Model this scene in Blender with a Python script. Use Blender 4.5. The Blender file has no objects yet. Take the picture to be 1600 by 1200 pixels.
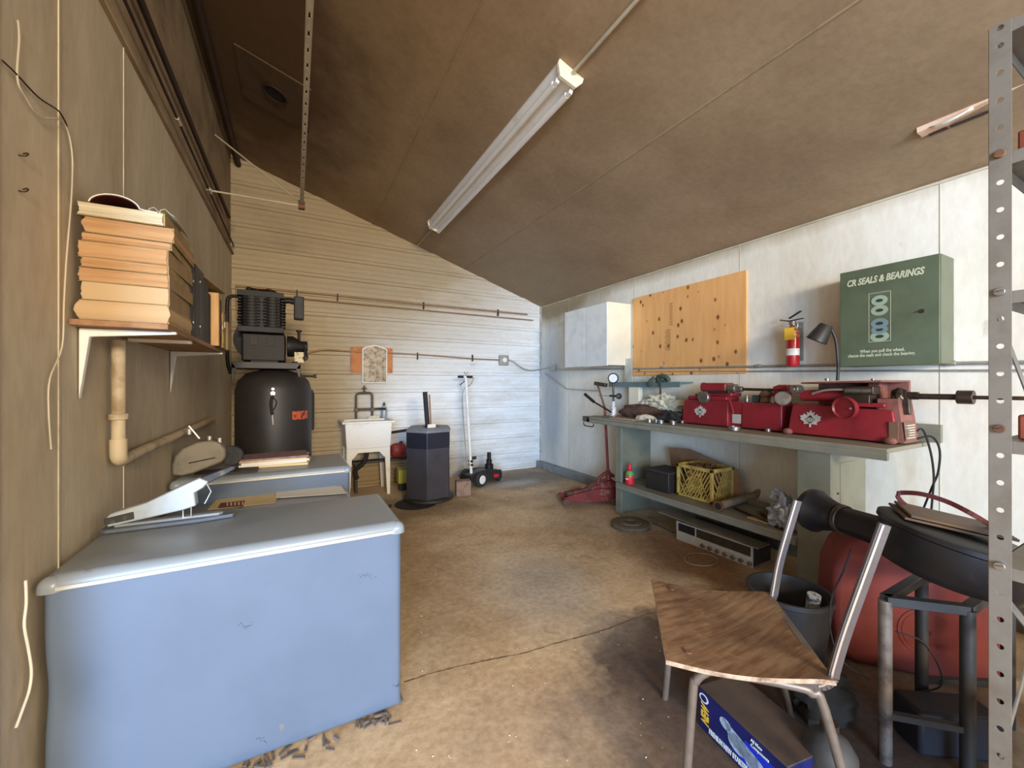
import bpy, math, random
from mathutils import Vector, Matrix, noise
random.seed(7)
C = bpy.context.scene.collection
R = math.radians

# ---------------------------------------------------------------- camera, sky, lights, exposure
F_PX, CAM_H, YAW = 630.7, 1.27, R(28.33)
cd = bpy.data.cameras.new('camera'); cam = bpy.data.objects.new('camera', cd); C.objects.link(cam)
cam.location = (0, 0, CAM_H); cam.rotation_euler = (R(90), 0, -YAW)
cd.sensor_width = 36; cd.lens = 36 * F_PX / 1600; cd.clip_start = 0.02; cd.shift_y = 0.0006
bpy.context.scene.camera = cam
vs = bpy.context.scene.view_settings
vs.view_transform = 'Standard'; vs.look = 'None'; vs.gamma = 1; vs.exposure = 0.12; vs.use_curve_mapping = False
w = bpy.data.worlds.new('world'); bpy.context.scene.world = w; w.use_nodes = True
w.node_tree.nodes['Background'].inputs[0].default_value = (1.0, 0.94, 0.86, 1)
w.node_tree.nodes['Background'].inputs[1].default_value = 1.15
def area(name, loc, target, sx, sy, col, e):
    l = bpy.data.lights.new(name, 'AREA'); l.shape = 'RECTANGLE'; l.size = sx; l.size_y = sy
    l.color = col; l.energy = e
    o = bpy.data.objects.new(name, l); C.objects.link(o); o.location = loc
    o.rotation_euler = (Vector(target) - Vector(loc)).to_track_quat('-Z', 'Z').to_euler()
    return o
area('daylight_door', (-4.3, -8.2, 1.6), (1.4, 4.8, 0.9), 4.4, 3.2, (0.39, 0.64, 1.0), 1850)
area('warm_room_lamp', (0.3, -5.4, 2.5), (2.2, 4.0, 1.6), 1.8, 0.9, (1.0, 0.87, 0.68), 520)

# ---------------------------------------------------------------- geometry helpers
S_, C_ = math.sin(YAW), math.cos(YAW)
def ray(px, py):
    a = (px - 800) / F_PX
    return Vector((S_ + a * C_, C_ - a * S_, (599 - py) / F_PX))
def aX(px, py, X): r = ray(px, py); return r * (X / r.x) + Vector((0, 0, CAM_H))
def aY(px, py, Y): r = ray(px, py); return r * (Y / r.y) + Vector((0, 0, CAM_H))
def aZ(px, py, Z): r = ray(px, py); return r * ((Z - CAM_H) / r.z) + Vector((0, 0, CAM_H))
def aD(px, py, D): return ray(px, py) * D + Vector((0, 0, CAM_H))      # D = distance along the view axis

class MB:
    def __init__(s): s.v = []; s.f = []
    def add(s, vs_, fs):
        n = len(s.v); s.v += [Vector(v) for v in vs_]; s.f += [tuple(i + n for i in f) for f in fs]; return s
    def box(s, a, b, M=None):
        x0, y0, z0 = a; x1, y1, z1 = b
        vs_ = [Vector(p) for p in ((x0,y0,z0),(x1,y0,z0),(x1,y1,z0),(x0,y1,z0),(x0,y0,z1),(x1,y0,z1),(x1,y1,z1),(x0,y1,z1))]
        if M: vs_ = [M @ v for v in vs_]
        return s.add(vs_, [(0,3,2,1),(4,5,6,7),(0,1,5,4),(1,2,6,5),(2,3,7,6),(3,0,4,7)])
    def cyl(s, p0, p1, r0, r1=None, n=20, cap=True):
        r1 = r0 if r1 is None else r1
        p0 = Vector(p0); p1 = Vector(p1); d = (p1 - p0).normalized()
        u = d.orthogonal().normalized(); w_ = d.cross(u)
        vs_ = []
        for p, r in ((p0, r0), (p1, r1)):
            vs_ += [p + (u * math.cos(2*math.pi*i/n) + w_ * math.sin(2*math.pi*i/n)) * r for i in range(n)]
        fs = [(i, (i+1) % n, n + (i+1) % n, n + i) for i in range(n)]
        if cap: fs += [tuple(range(n-1, -1, -1)), tuple(range(n, 2*n))]
        return s.add(vs_, fs)
    def lathe(s, prof, base, axis=(0,0,1), n=28, open_=False):
        b = Vector(base); d = Vector(axis).normalized()
        u = d.orthogonal().normalized(); w_ = d.cross(u); vs_ = []; fs = []
        for r, h in prof:
            vs_ += [b + d*h + (u*math.cos(2*math.pi*i/n) + w_*math.sin(2*math.pi*i/n)) * max(r, 1e-4) for i in range(n)]
        m = len(prof)
        for k in range(m-1):
            fs += [(k*n+i, k*n+(i+1) % n, (k+1)*n+(i+1) % n, (k+1)*n+i) for i in range(n)]
        if not open_: fs += [tuple(range(n-1, -1, -1)), tuple(range((m-1)*n, m*n))]
        return s.add(vs_, fs)
    def tube(s, pts, r, n=8, smooth=0):
        pts = [Vector(p) for p in pts]
        if smooth: pts = spline(pts, smooth)
        rs = r if isinstance(r, (list, tuple)) else [r] * len(pts)
        vs_ = []; u = None
        for i, p in enumerate(pts):
            d = (pts[min(i+1, len(pts)-1)] - pts[max(i-1, 0)]).normalized()
            u = d.orthogonal().normalized() if u is None else (u - d * u.dot(d)).normalized()
            w_ = d.cross(u)
            vs_ += [p + (u*math.cos(2*math.pi*k/n) + w_*math.sin(2*math.pi*k/n)) * rs[i] for k in range(n)]
        fs = []
        for i in range(len(pts)-1):
            fs += [(i*n+k, i*n+(k+1) % n, (i+1)*n+(k+1) % n, (i+1)*n+k) for k in range(n)]
        fs += [tuple(range(n-1, -1, -1)), tuple(range((len(pts)-1)*n, len(pts)*n))]
        return s.add(vs_, fs)
    def prism(s, poly, ext):
        ext = Vector(ext); n = len(poly); vs_ = [Vector(p) for p in poly] + [Vector(p) + ext for p in poly]
        return s.add(vs_, [tuple(range(n-1, -1, -1)), tuple(range(n, 2*n))] + [(i, (i+1) % n, n+(i+1) % n, n+i) for i in range(n)])
    def bar(s, p0, p1, w_, t, up=(0,0,1)):
        p0 = Vector(p0); p1 = Vector(p1); d = (p1-p0).normalized(); up = Vector(up)
        a = d.cross(up).normalized(); b = a.cross(d).normalized()
        q = [p0 + a*x*w_/2 + b*y*t/2 for x, y in ((-1,-1),(1,-1),(1,1),(-1,1))]
        return s.prism(q, p1-p0)
    def blob(s, c, d, seed=0, amp=.25, fr=2.2, n=18, flat=None):
        vs_ = []; fs = []; c = Vector(c)
        for j in range(n+1):
            th = math.pi*j/n
            for i in range(2*n):
                ph = math.pi*i/n
                q = Vector((math.sin(th)*math.cos(ph), math.sin(th)*math.sin(ph), math.cos(th)))
                k = 1 + amp * noise.noise(q*fr + Vector((seed*7.3, seed, 0))) + amp*.5*noise.noise(q*fr*2.7 + Vector((seed, 9, 3)))
                p = c + Vector((q.x*d[0], q.y*d[1], q.z*d[2])) * k
                if flat is not None and p.z < flat: p.z = flat
                vs_.append(p)
        m = 2*n
        for j in range(n):
            fs += [(j*m+i, (j+1)*m+i, (j+1)*m+(i+1) % m, j*m+(i+1) % m) for i in range(m)]
        return s.add(vs_, fs)
def spline(pts, k):
    out = []; P = [pts[0]] + pts + [pts[-1]]
    for i in range(1, len(P)-2):
        for j in range(k):
            t = j/k; a, b, c, d = P[i-1], P[i], P[i+1], P[i+2]
            out.append(.5*((2*b) + (c-a)*t + (2*a-5*b+4*c-d)*t*t + (3*b-a-3*c+d)*t**3))
    out.append(pts[-1]); return out
def TRS(loc, rz=0, rx=0, ry=0):
    return Matrix.Translation(Vector(loc)) @ Matrix.Rotation(rz, 4, 'Z') @ Matrix.Rotation(ry, 4, 'Y') @ Matrix.Rotation(rx, 4, 'X')

def thing(name, label, cat, loc=(0,0,0), rz=0, group=None):
    o = bpy.data.objects.new(name, None); C.objects.link(o); o.location = loc; o.rotation_euler = (0, 0, rz)
    o.empty_display_size = .05
    tag(o, label, cat, group); return o
def tag(o, label, cat, group=None):
    o['label'] = label; o['category'] = cat
    if group: o['group'] = group
    return o
def obj(name, mb, m, parent=None, bevel=0, smooth=True, local=False, seg=2, angle=38, label=None, recalc=True):
    """mb holds world coordinates (or the thing's own when local=True)."""
    vs_ = mb.v
    if parent is not None and not local:
        root = parent; M = Matrix.Identity(4)
        while root is not None:
            M = TRS(root.location, root.rotation_euler[2]) @ M; root = root.parent
        Mi = M.inverted(); vs_ = [Mi @ v for v in vs_]; loc = Vector((0,0,0))
    elif parent is None:
        lo = Vector([min(v[i] for v in vs_) for i in range(3)]); hi = Vector([max(v[i] for v in vs_) for i in range(3)])
        loc = Vector(((lo.x+hi.x)/2, (lo.y+hi.y)/2, lo.z)); vs_ = [v - loc for v in vs_]
    else: loc = Vector((0,0,0))
    me = bpy.data.meshes.new(name); me.from_pydata([tuple(v) for v in vs_], [], mb.f)
    if recalc:
        import bmesh
        b = bmesh.new(); b.from_mesh(me); bmesh.ops.recalc_face_normals(b, faces=b.faces); b.to_mesh(me); b.free()
    me.materials.append(m)
    o = bpy.data.objects.new(name, me); C.objects.link(o); o.location = loc
    if parent is not None: o.parent = parent
    if bevel:
        bv = o.modifiers.new('b', 'BEVEL'); bv.width = bevel; bv.segments = seg; bv.limit_method = 'ANGLE'; bv.angle_limit = R(30)
    if smooth:
        me.polygons.foreach_set('use_smooth', [True]*len(me.polygons))
        me.set_sharp_from_angle(angle=R(angle))
    if label: o['label'] = label
    return o
def struct(name, mb, m, **k):
    o = obj(name, mb, m, **k); o['kind'] = 'structure'; return o
def copy_tree(o, parent=None):
    c = o.copy(); C.objects.link(c)
    if parent is not None: c.parent = parent
    for ch in [x for x in bpy.data.objects if x.parent == o]: copy_tree(ch, c)
    return c
def text(name, s_, size, origin, xd, yd, m, parent, ext=.0008, shear=0, stretch=1, align='LEFT', bold=0):
    cu = bpy.data.curves.new('t', 'FONT'); cu.body = s_; cu.size = size; cu.extrude = ext; cu.shear = shear
    cu.align_x = align; cu.offset = bold; cu.resolution_u = 3
    to = bpy.data.objects.new('t', cu); me = bpy.data.meshes.new_from_object(to)
    xd = Vector(xd).normalized(); yd = Vector(yd).normalized(); zd = xd.cross(yd); o_ = Vector(origin)
    mb = MB(); mb.add([o_ + xd*v.co.x*stretch + yd*v.co.y + zd*(v.co.z+ext) for v in me.vertices], [tuple(p.vertices) for p in me.polygons])
    bpy.data.objects.remove(to); bpy.data.curves.remove(cu); bpy.data.meshes.remove(me)
    return obj(name, mb, m, parent, smooth=False)

# ---------------------------------------------------------------- materials
def srgb(r, g, b):
    f = lambda c: (c/255/12.92) if c/255 <= .04045 else ((c/255+.055)/1.055)**2.4
    return (f(r), f(g), f(b), 1)
MATS = {}
def mat(name, col, rough=.6, metal=0, var=.18, sc=6, col2=None, thr=(.45,.7), stretch=(1,1,1), bump=.15, bsc=60, wear=None, wthr=(.62,.68), wsc=9, emit=0, spec=.4):
    """noise-varied paint: col/col2 blended by a blotchy noise; optional worn patches."""
    m = bpy.data.materials.new(name); m.use_nodes = True; nt = m.node_tree; N = nt.nodes; L = nt.links
    bs = N['Principled BSDF']; bs.inputs['Roughness'].default_value = rough; bs.inputs['Metallic'].default_value = metal
    bs.inputs['Specular IOR Level'].default_value = spec
    geo = N.new('ShaderNodeNewGeometry'); mp = N.new('ShaderNodeMapping'); mp.inputs['Scale'].default_value = stretch
    L.new(geo.outputs['Position'], mp.inputs[0])
    def nz(scale, det=6):
        t = N.new('ShaderNodeTexNoise'); t.inputs['Scale'].default_value = scale; t.inputs['Detail'].default_value = det; t.inputs['Roughness'].default_value = .62
        L.new(mp.outputs[0], t.inputs['Vector']); return t
    def ramp(src, a, b):
        r = N.new('ShaderNodeMapRange'); r.inputs['From Min'].default_value = a; r.inputs['From Max'].default_value = b; L.new(src, r.inputs['Value']); return r.outputs[0]
    def mix(f, a, b):
        x = N.new('ShaderNodeMix'); x.data_type = 'RGBA'
        if isinstance(f, float): x.inputs[0].default_value = f
        else: L.new(f, x.inputs[0])
        for i, v in ((6, a), (7, b)):
            if isinstance(v, tuple): x.inputs[i].default_value = v
            else: L.new(v, x.inputs[i])
        return x.outputs[2]
    if col2 is None: col2 = tuple(c*(1-var*2) for c in col[:3]) + (1,)
    a = nz(sc); out = mix(ramp(a.outputs['Fac'], *thr), col, col2)
    if wear:
        b = nz(wsc, 8); out = mix(ramp(b.outputs['Fac'], *wthr), out, wear)
    L.new(out, bs.inputs['Base Color'])
    if bump:
        b = nz(bsc, 4); bp = N.new('ShaderNodeBump'); bp.inputs['Strength'].default_value = bump; bp.inputs['Distance'].default_value = .004
        L.new(b.outputs['Fac'], bp.inputs['Height']); L.new(bp.outputs[0], bs.inputs['Normal'])
    m['_'] = 1; MATS[name] = (m, out, nz, ramp, mix, L, N, bs, geo)
    return m
def relink(name, out):
    m, _, nz, ramp, mix, L, N, bs, geo = MATS[name]; L.new(out, bs.inputs['Base Color'])
def posmask(name, cx, cy, rx, ry, soft=.5, nsc=3, amp=.6, axes='XY'):
    """a blotch with a noisy outline around a place on the surface (0..1)."""
    m, _, nz, ramp, mix, L, N, bs, geo = MATS[name]
    sp = N.new('ShaderNodeSeparateXYZ'); L.new(geo.outputs['Position'], sp.inputs[0])
    def mth(op, a, b=None, **k):
        x = N.new('ShaderNodeMath'); x.operation = op
        for i, v in enumerate((a, b)):
            if v is None: continue
            if isinstance(v, (int, float)): x.inputs[i].default_value = v
            else: L.new(v, x.inputs[i])
        return x.outputs[0]
    ax = sp.outputs[axes[0]]; ay = sp.outputs[axes[1]]
    dx = mth('DIVIDE', mth('SUBTRACT', ax, cx), rx); dy = mth('DIVIDE', mth('SUBTRACT', ay, cy), ry)
    d = mth('SQRT', mth('ADD', mth('MULTIPLY', dx, dx), mth('MULTIPLY', dy, dy)))
    n = nz(nsc, 8); d2 = mth('ADD', d, mth('MULTIPLY', mth('SUBTRACT', n.outputs['Fac'], .5), amp*2))
    r = ramp(d2, 1+soft/2, 1-soft/2); return r

def grit(name, out, amt=.25, sc=42, streak=None):
    """fine dirt speckle and faint streaks over a big surface"""
    m, _, nz, ramp, mix, L, N, bs, geo = MATS[name]
    for scale, a, b, k in ((sc, .35, .62, amt), (sc*.16, .40, .62, amt*.55)):
        t = nz(scale, 8); x = N.new('ShaderNodeMix'); x.data_type = 'RGBA'; x.blend_type = 'MULTIPLY'
        mr = N.new('ShaderNodeMapRange'); mr.inputs['From Min'].default_value = a; mr.inputs['From Max'].default_value = b
        mr.inputs['To Min'].default_value = k*1.6; mr.inputs['To Max'].default_value = 0; L.new(t.outputs['Fac'], mr.inputs['Value'])
        L.new(mr.outputs[0], x.inputs[0]); L.new(out, x.inputs[6]); x.inputs[7].default_value = srgb(158,134,112); out = x.outputs[2]
    t = nz(sc*1.7, 3); out = mix(ramp(t.outputs['Fac'], .76, .80), out, srgb(104,84,64))
    relink(name, out); return out

# floor
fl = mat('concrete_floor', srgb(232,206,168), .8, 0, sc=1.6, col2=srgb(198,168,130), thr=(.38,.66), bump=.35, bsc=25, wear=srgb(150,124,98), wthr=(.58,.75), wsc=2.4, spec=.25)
m_, out, nz, ramp, mix, L, N, bs, geo = MATS['concrete_floor']
for (cx,cy,rx,ry,soft,col,k) in ((1.55,.98,.68,.68,.35,srgb(92,80,76),.95),(2.1,1.0,.8,.6,.6,srgb(96,78,66),.85),(2.55,2.0,.30,.5,.7,srgb(128,84,50),.8),  # first two blotches: shelving and clutter shade painted into the floor colour
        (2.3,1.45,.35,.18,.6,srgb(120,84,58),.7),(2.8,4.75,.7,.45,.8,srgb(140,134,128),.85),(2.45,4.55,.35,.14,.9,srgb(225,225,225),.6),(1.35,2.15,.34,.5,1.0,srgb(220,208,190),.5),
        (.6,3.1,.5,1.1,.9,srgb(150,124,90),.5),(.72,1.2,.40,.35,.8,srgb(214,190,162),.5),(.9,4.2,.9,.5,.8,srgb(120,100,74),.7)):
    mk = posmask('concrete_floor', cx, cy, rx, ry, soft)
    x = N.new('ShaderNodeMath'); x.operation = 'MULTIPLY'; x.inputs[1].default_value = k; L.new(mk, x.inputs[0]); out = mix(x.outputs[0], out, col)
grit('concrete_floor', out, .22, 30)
# corrugated back wall: white paint, gable and left browned as painted shade, lower right kept daylit
bw = mat('siding_white', srgb(236,236,234), .55, 0, sc=3, col2=srgb(214,210,202), bump=.1, wear=srgb(150,136,112), wthr=(.66,.8), wsc=4, stretch=(.5,1,2))
m_, out, nz, ramp, mix, L, N, bs, geo = MATS['siding_white']
for (cx,cz,rx,rz_,soft,col) in ((.3,3.3,2.6,1.75,.7,srgb(170,152,122)),(-.3,1.2,1.15,1.5,.5,srgb(176,158,126)),(1.0,.15,1.1,.25,.9,srgb(150,128,90))):
    out = mix(posmask('siding_white', cx, cz, rx, rz_, soft, axes='XZ', amp=.35), out, col)
grit('siding_white', out, .07, 30)
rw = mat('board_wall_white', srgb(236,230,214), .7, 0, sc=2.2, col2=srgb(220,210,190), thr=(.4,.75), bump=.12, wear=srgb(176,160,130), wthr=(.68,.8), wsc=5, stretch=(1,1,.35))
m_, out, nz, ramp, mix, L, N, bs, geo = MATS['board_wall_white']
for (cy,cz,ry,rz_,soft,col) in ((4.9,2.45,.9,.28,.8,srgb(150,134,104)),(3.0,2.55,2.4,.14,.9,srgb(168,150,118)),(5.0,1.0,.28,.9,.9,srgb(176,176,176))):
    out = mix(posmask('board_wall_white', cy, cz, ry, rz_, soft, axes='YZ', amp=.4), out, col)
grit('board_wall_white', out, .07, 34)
lw = mat('board_wall_tan', srgb(200,186,160), .75, 0, sc=2.4, col2=srgb(176,160,134), thr=(.4,.72), bump=.15, wear=srgb(128,108,80), wthr=(.66,.8), wsc=3.5, stretch=(1,1,.3))
m_, out, nz, ramp, mix, L, N, bs, geo = MATS['board_wall_tan']
out = mix(posmask('board_wall_tan', 1.39, 1.49, .006, .035, .5, axes='YZ', amp=.2), out, srgb(40,36,60)); grit('board_wall_tan', out, .10, 34)
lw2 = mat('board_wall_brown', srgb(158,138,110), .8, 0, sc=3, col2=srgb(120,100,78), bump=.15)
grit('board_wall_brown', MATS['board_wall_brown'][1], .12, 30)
cl = mat('ceiling_board', srgb(168,144,114), .8, 0, sc=1.3, col2=srgb(146,122,94), thr=(.35,.7), bump=.2, bsc=30, wear=srgb(116,94,70), wthr=(.66,.82), wsc=2.2)
m_, out, nz, ramp, mix, L, N, bs, geo = MATS['ceiling_board']
for (cx,cy,rx,ry,soft,col) in ((2.6,4.6,.8,.8,1.0,srgb(160,140,112)),(-.3,3.5,.75,1.6,.9,srgb(92,70,48))):
    out = mix(posmask('ceiling_board', cx, cy, rx, ry, soft, amp=.5), out, col)
grit('ceiling_board', out, .10, 26)
white = mat('white_paint', srgb(230,228,220), .5, 0, var=.08, bump=.03)
cream = mat('cream_cabinet', srgb(232,222,196), .55, 0, var=.06, sc=3, bump=.05)
grime_white = mat('grimy_plastic_white', srgb(236,232,224), .5, 0, sc=7, col2=srgb(208,196,174), thr=(.55,.8), bump=.04)
blue = mat('enamel_blue_grey', srgb(98,112,132), .34, 0, var=.05, sc=3, bump=.03, bsc=12, wear=srgb(126,120,108), wthr=(.70,.76), wsc=6, spec=.5)
bluetop = mat('enamel_grey_top', srgb(134,140,144), .35, 0, var=.06, sc=5, bump=.04, bsc=14, wear=srgb(112,100,84), wthr=(.69,.76), wsc=9, spec=.5)
chrome = mat('aluminium_trim', srgb(222,220,210), .3, .6, var=.08, bump=.02)
steel = mat('bare_steel', srgb(150,144,136), .38, .8, var=.2, sc=20, bump=.05)
dsteel = mat('dark_oily_steel', srgb(84,72,62), .4, .7, var=.25, sc=18, bump=.1, wear=srgb(110,84,62))
black = mat('black_paint', srgb(44,41,39), .5, 0, var=.15, sc=9, bump=.05, spec=.5)
blackdull = mat('black_rubber', srgb(36,33,32), .75, 0, var=.15, bump=.1)
castiron = mat('cast_iron_black', srgb(26,23,23), .55, .1, var=.2, sc=15, bump=.2)
greybox = mat('dusty_dark_grey', srgb(60,58,58), .65, 0, var=.2, sc=12, bump=.1, wear=srgb(92,86,78))
bgreen = mat('bench_grey_green', srgb(128,126,108), .55, 0, var=.1, sc=6, bump=.06, wear=srgb(112,98,76), wthr=(.66,.75), wsc=10)
bgreenL = mat('bench_top_grey', srgb(138,133,116), .6, 0, var=.08, sc=9, bump=.08, wear=srgb(112,98,80), wthr=(.64,.78), wsc=14)
red = mat('machine_red', srgb(140,36,44), .42, 0, sc=8, col2=srgb(112,28,34), thr=(.4,.75), bump=.06, wear=srgb(118,66,58), wthr=(.66,.72), wsc=16, spec=.5)
redd = mat('dusty_red', srgb(136,88,78), .7, 0, sc=9, col2=srgb(100,56,50), bump=.1, wear=srgb(134,98,86), wthr=(.55,.75), wsc=12)
jackred = mat('jack_red', srgb(128,40,30), .55, 0, sc=9, col2=srgb(96,34,26), bump=.1, wear=srgb(160,130,104), wthr=(.55,.75), wsc=12)
tankred = mat('tank_red', srgb(116,52,44), .7, 0, sc=3, col2=srgb(92,40,36), bump=.06, spec=.2)
fired = mat('extinguisher_red', srgb(176,22,30), .28, 0, var=.08, bump=0, spec=.6)
green = mat('cabinet_green', srgb(92,102,80), .45, 0, var=.1, sc=5, bump=.04)
greenside = green
lettering = mat('cream_print', srgb(196,198,168), .6, 0, var=.04, bump=0)
printblue = mat('pale_blue_print', srgb(120,140,146), .6, 0, var=.05, bump=0)
printpale = mat('pale_green_print', srgb(154,168,146), .6, 0, var=.05, bump=0)
holegreen = mat('dark_green_print', srgb(44,64,46), .6, 0, var=.05, bump=0)
silver = mat('silver_emblem', srgb(214,208,194), .45, .3, var=.08, sc=30, bump=.02)
galv = mat('galvanised', srgb(176,170,158), .45, .5, var=.12, sc=12, bump=.03)
conduitm = mat('painted_conduit', srgb(196,184,162), .5, .1, var=.1, bump=.03)
pvc = mat('grimy_cream_pipe', srgb(196,178,146), .55, 0, sc=8, col2=srgb(140,116,84), bump=.05)
copper = mat('dull_copper_pipe', srgb(164,128,92), .5, .3, var=.15, sc=15, bump=.05)
darkpipe = mat('dark_brown_pipe', srgb(52,34,28), .6, .1, var=.2, bump=.05)
slot = mat('slotted_angle_paint', srgb(126,118,106), .5, .1, sc=10, col2=srgb(112,100,86), bump=.06, wear=srgb(120,80,58), wthr=(.70,.74), wsc=20)
paper = mat('old_paper', srgb(190,162,124), .85, 0, sc=5, col2=srgb(196,160,116), stretch=(.6,.6,14), bump=.5, bsc=40, spec=.1)
papero = mat('orange_aged_paper', srgb(184,144,102), .85, 0, sc=5, col2=srgb(164,122,84), stretch=(.6,.6,14), bump=.5, bsc=40, spec=.1)
cover = mat('tan_cover', srgb(150,122,84), .75, 0, var=.15, sc=12, bump=.05)
cover2 = mat('ochre_cover', srgb(160,134,86), .75, 0, var=.2, sc=22, bump=.05)
maroon = mat('maroon_cover', srgb(86,28,26), .6, 0, var=.1, bump=.02)
envelope = mat('manila_paper', srgb(222,198,150), .8, 0, var=.04, bump=.02)
sheet = mat('white_paper', srgb(234,226,212), .8, 0, var=.04, bump=.02)
cloth = mat('cream_cloth', srgb(222,214,186), .9, 0, var=.1, sc=18, bump=.4, bsc=30)
brown_rag = mat('brown_leather_rag', srgb(98,72,58), .85, 0, var=.2, sc=14, bump=.4, bsc=40)
darkrag = mat('dark_rag', srgb(48,44,44), .9, 0, var=.2, sc=14, bump=.4, bsc=40)
greyrag = mat('grey_rag', srgb(158,160,162), .9, 0, var=.15, sc=14, bump=.5, bsc=30)
wornwood = mat('worn_plywood', srgb(150,120,90), .7, 0, sc=5, col2=srgb(106,78,56), thr=(.38,.66), stretch=(1,1,1), bump=.3, bsc=40, wear=srgb(178,150,122), wthr=(.6,.75), wsc=14)
woodd = mat('shelf_wood', srgb(158,118,82), .7, 0, sc=4, col2=srgb(122,86,58), stretch=(4,.6,4), bump=.1)
rawwood = mat('raw_wood', srgb(214,170,116), .7, 0, sc=5, col2=srgb(190,142,92), stretch=(4,4,.5), bump=.08)
orangewood = mat('orange_plywood', srgb(196,128,74), .65, 0, sc=5, col2=srgb(176,106,58), bump=.05)
palewood = mat('pale_lath', srgb(224,190,164), .7, 0, sc=5, col2=srgb(196,158,130), bump=.05)
yellowp = mat('yellow_plastic', srgb(190,180,76), .5, 0, var=.12, bump=.03)
crate_m = mat('dusty_yellow_crate', srgb(196,166,86), .6, 0, sc=14, col2=srgb(140,112,60), thr=(.4,.7), bump=.08)
mirror_m = mat('dirty_mirror', srgb(150,138,118), .45, .35, sc=16, col2=srgb(104,90,72), thr=(.45,.6), bump=.03)
bottlem = mat('clear_soap_bottle', srgb(150,160,170), .2, 0, var=.05, bump=0)
tubem = mat('fluorescent_tube', srgb(236,232,224), .25, 0, var=.03, bump=0)
redplastic = mat('red_plastic', srgb(220,36,52), .4, 0, var=.05, bump=0)
lgreen = mat('label_green', srgb(70,170,80), .5, 0, var=.05, bump=0)
navy = mat('carton_navy', srgb(24,30,92), .5, 0, sc=5, col2=srgb(20,22,48), bump=.02)
bblue = mat('carton_blue', srgb(30,52,190), .5, 0, var=.08, bump=.02)
cartonbrown = mat('dusty_carton_top', srgb(84,70,62), .75, 0, var=.15, sc=12, bump=.05)
yprint = mat('yellow_print', srgb(236,190,60), .5, 0, var=.03, bump=0)
wprint = mat('white_print', srgb(226,226,226), .5, 0, var=.03, bump=0)
gasket = mat('gap_dark', srgb(40,30,24), .8, 0, var=.1, bump=0)
tyre = mat('tyre_rubber', srgb(52,46,44), .8, 0, var=.2, bump=.15)
rust = mat('rusty_brown', srgb(118,80,54), .8, 0, sc=12, col2=srgb(84,62,48), bump=.3)
ply = mat('knotty_plywood', srgb(232,176,112), .65, 0, sc=3, col2=srgb(220,158,94), thr=(.35,.7), stretch=(1,6,.7), bump=.04)
# knots on the plywood
m_, out, nz, ramp, mix, L, N, bs, geo = MATS['knotty_plywood']
vo = N.new('ShaderNodeTexVoronoi'); vo.inputs['Scale'].default_value = 11
mp2 = N.new('ShaderNodeMapping'); mp2.inputs['Scale'].default_value = (0, 1.1, .8); L.new(geo.outputs['Position'], mp2.inputs[0]); L.new(mp2.outputs[0], vo.inputs['Vector'])
out = mix(ramp(vo.outputs['Distance'], .24, .12), out, srgb(128,74,34)); relink('knotty_plywood', out)
# wood grain on the seat
m_, out, nz, ramp, mix, L, N, bs, geo = MATS['worn_plywood']
mp3 = N.new('ShaderNodeMapping'); mp3.inputs['Rotation'].default_value = (0,0,R(44)); mp3.inputs['Scale'].default_value = (3,26,1)
L.new(geo.outputs['Position'], mp3.inputs[0]); g = N.new('ShaderNodeTexNoise'); g.inputs['Scale'].default_value = 2.2; g.inputs['Detail'].default_value = 8
L.new(mp3.outputs[0], g.inputs['Vector'])
mm = N.new('ShaderNodeMix'); mm.data_type = 'RGBA'; mm.blend_type = 'MULTIPLY'; L.new(ramp(g.outputs['Fac'], .62, .36), mm.inputs[0]); L.new(out, mm.inputs[6]); mm.inputs[7].default_value = srgb(206,188,168)
relink('worn_plywood', mm.outputs[2])

# ---------------------------------------------------------------- the setting
XL, XR, YB, Y0 = -.60, 3.36, 5.30, -2.4
XW = lambda Y: XL - .010*(YB-Y)          # the left wall runs a touch out of square
def aW(px, py, off=0):
    q_ = ray(px, py); return q_ * ((XL+off-.010*YB)/(q_.x-.010*q_.y)) + Vector((0, 0, CAM_H))
SL = .326; ZR = 2.475
zc = lambda x: ZR + SL*(XR-x)
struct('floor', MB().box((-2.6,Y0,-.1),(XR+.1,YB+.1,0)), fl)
cm = MB(); cm.prism([(XL-.2,Y0,zc(XL-.2)),(XR+.1,Y0,zc(XR+.1)),(XR+.1,Y0,zc(XR+.1)+.08),(XL-.2,Y0,zc(XL-.2)+.08)], (0,YB+.1-Y0,0))
struct('ceiling', cm, cl)
ck = MB(); rc = random.Random(5)
pk_ = [aZ(*q_, .0) for q_ in ((632,1064),(690,1046),(760,1030),(820,1018),(880,1000),(940,984),(1010,958),(1060,948))]
pk_ = spline(pk_, 8)
for i in range(len(pk_)-1):
    a_, b_ = pk_[i], pk_[i+1]; a_.y += rc.uniform(-.003,.003); d_ = (b_-a_).normalized(); n_ = Vector((-d_.y,d_.x,0))*rc.uniform(.0012,.0035)
    ck.add([a_-n_+Vector((0,0,.0008)), b_-n_+Vector((0,0,.0008)), b_+n_+Vector((0,0,.0008)), a_+n_+Vector((0,0,.0008))], [(0,1,2,3)])
struct('trim_9', ck, mat('crack_dirt', srgb(104,82,62), .9, bump=0), smooth=False)
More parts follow.
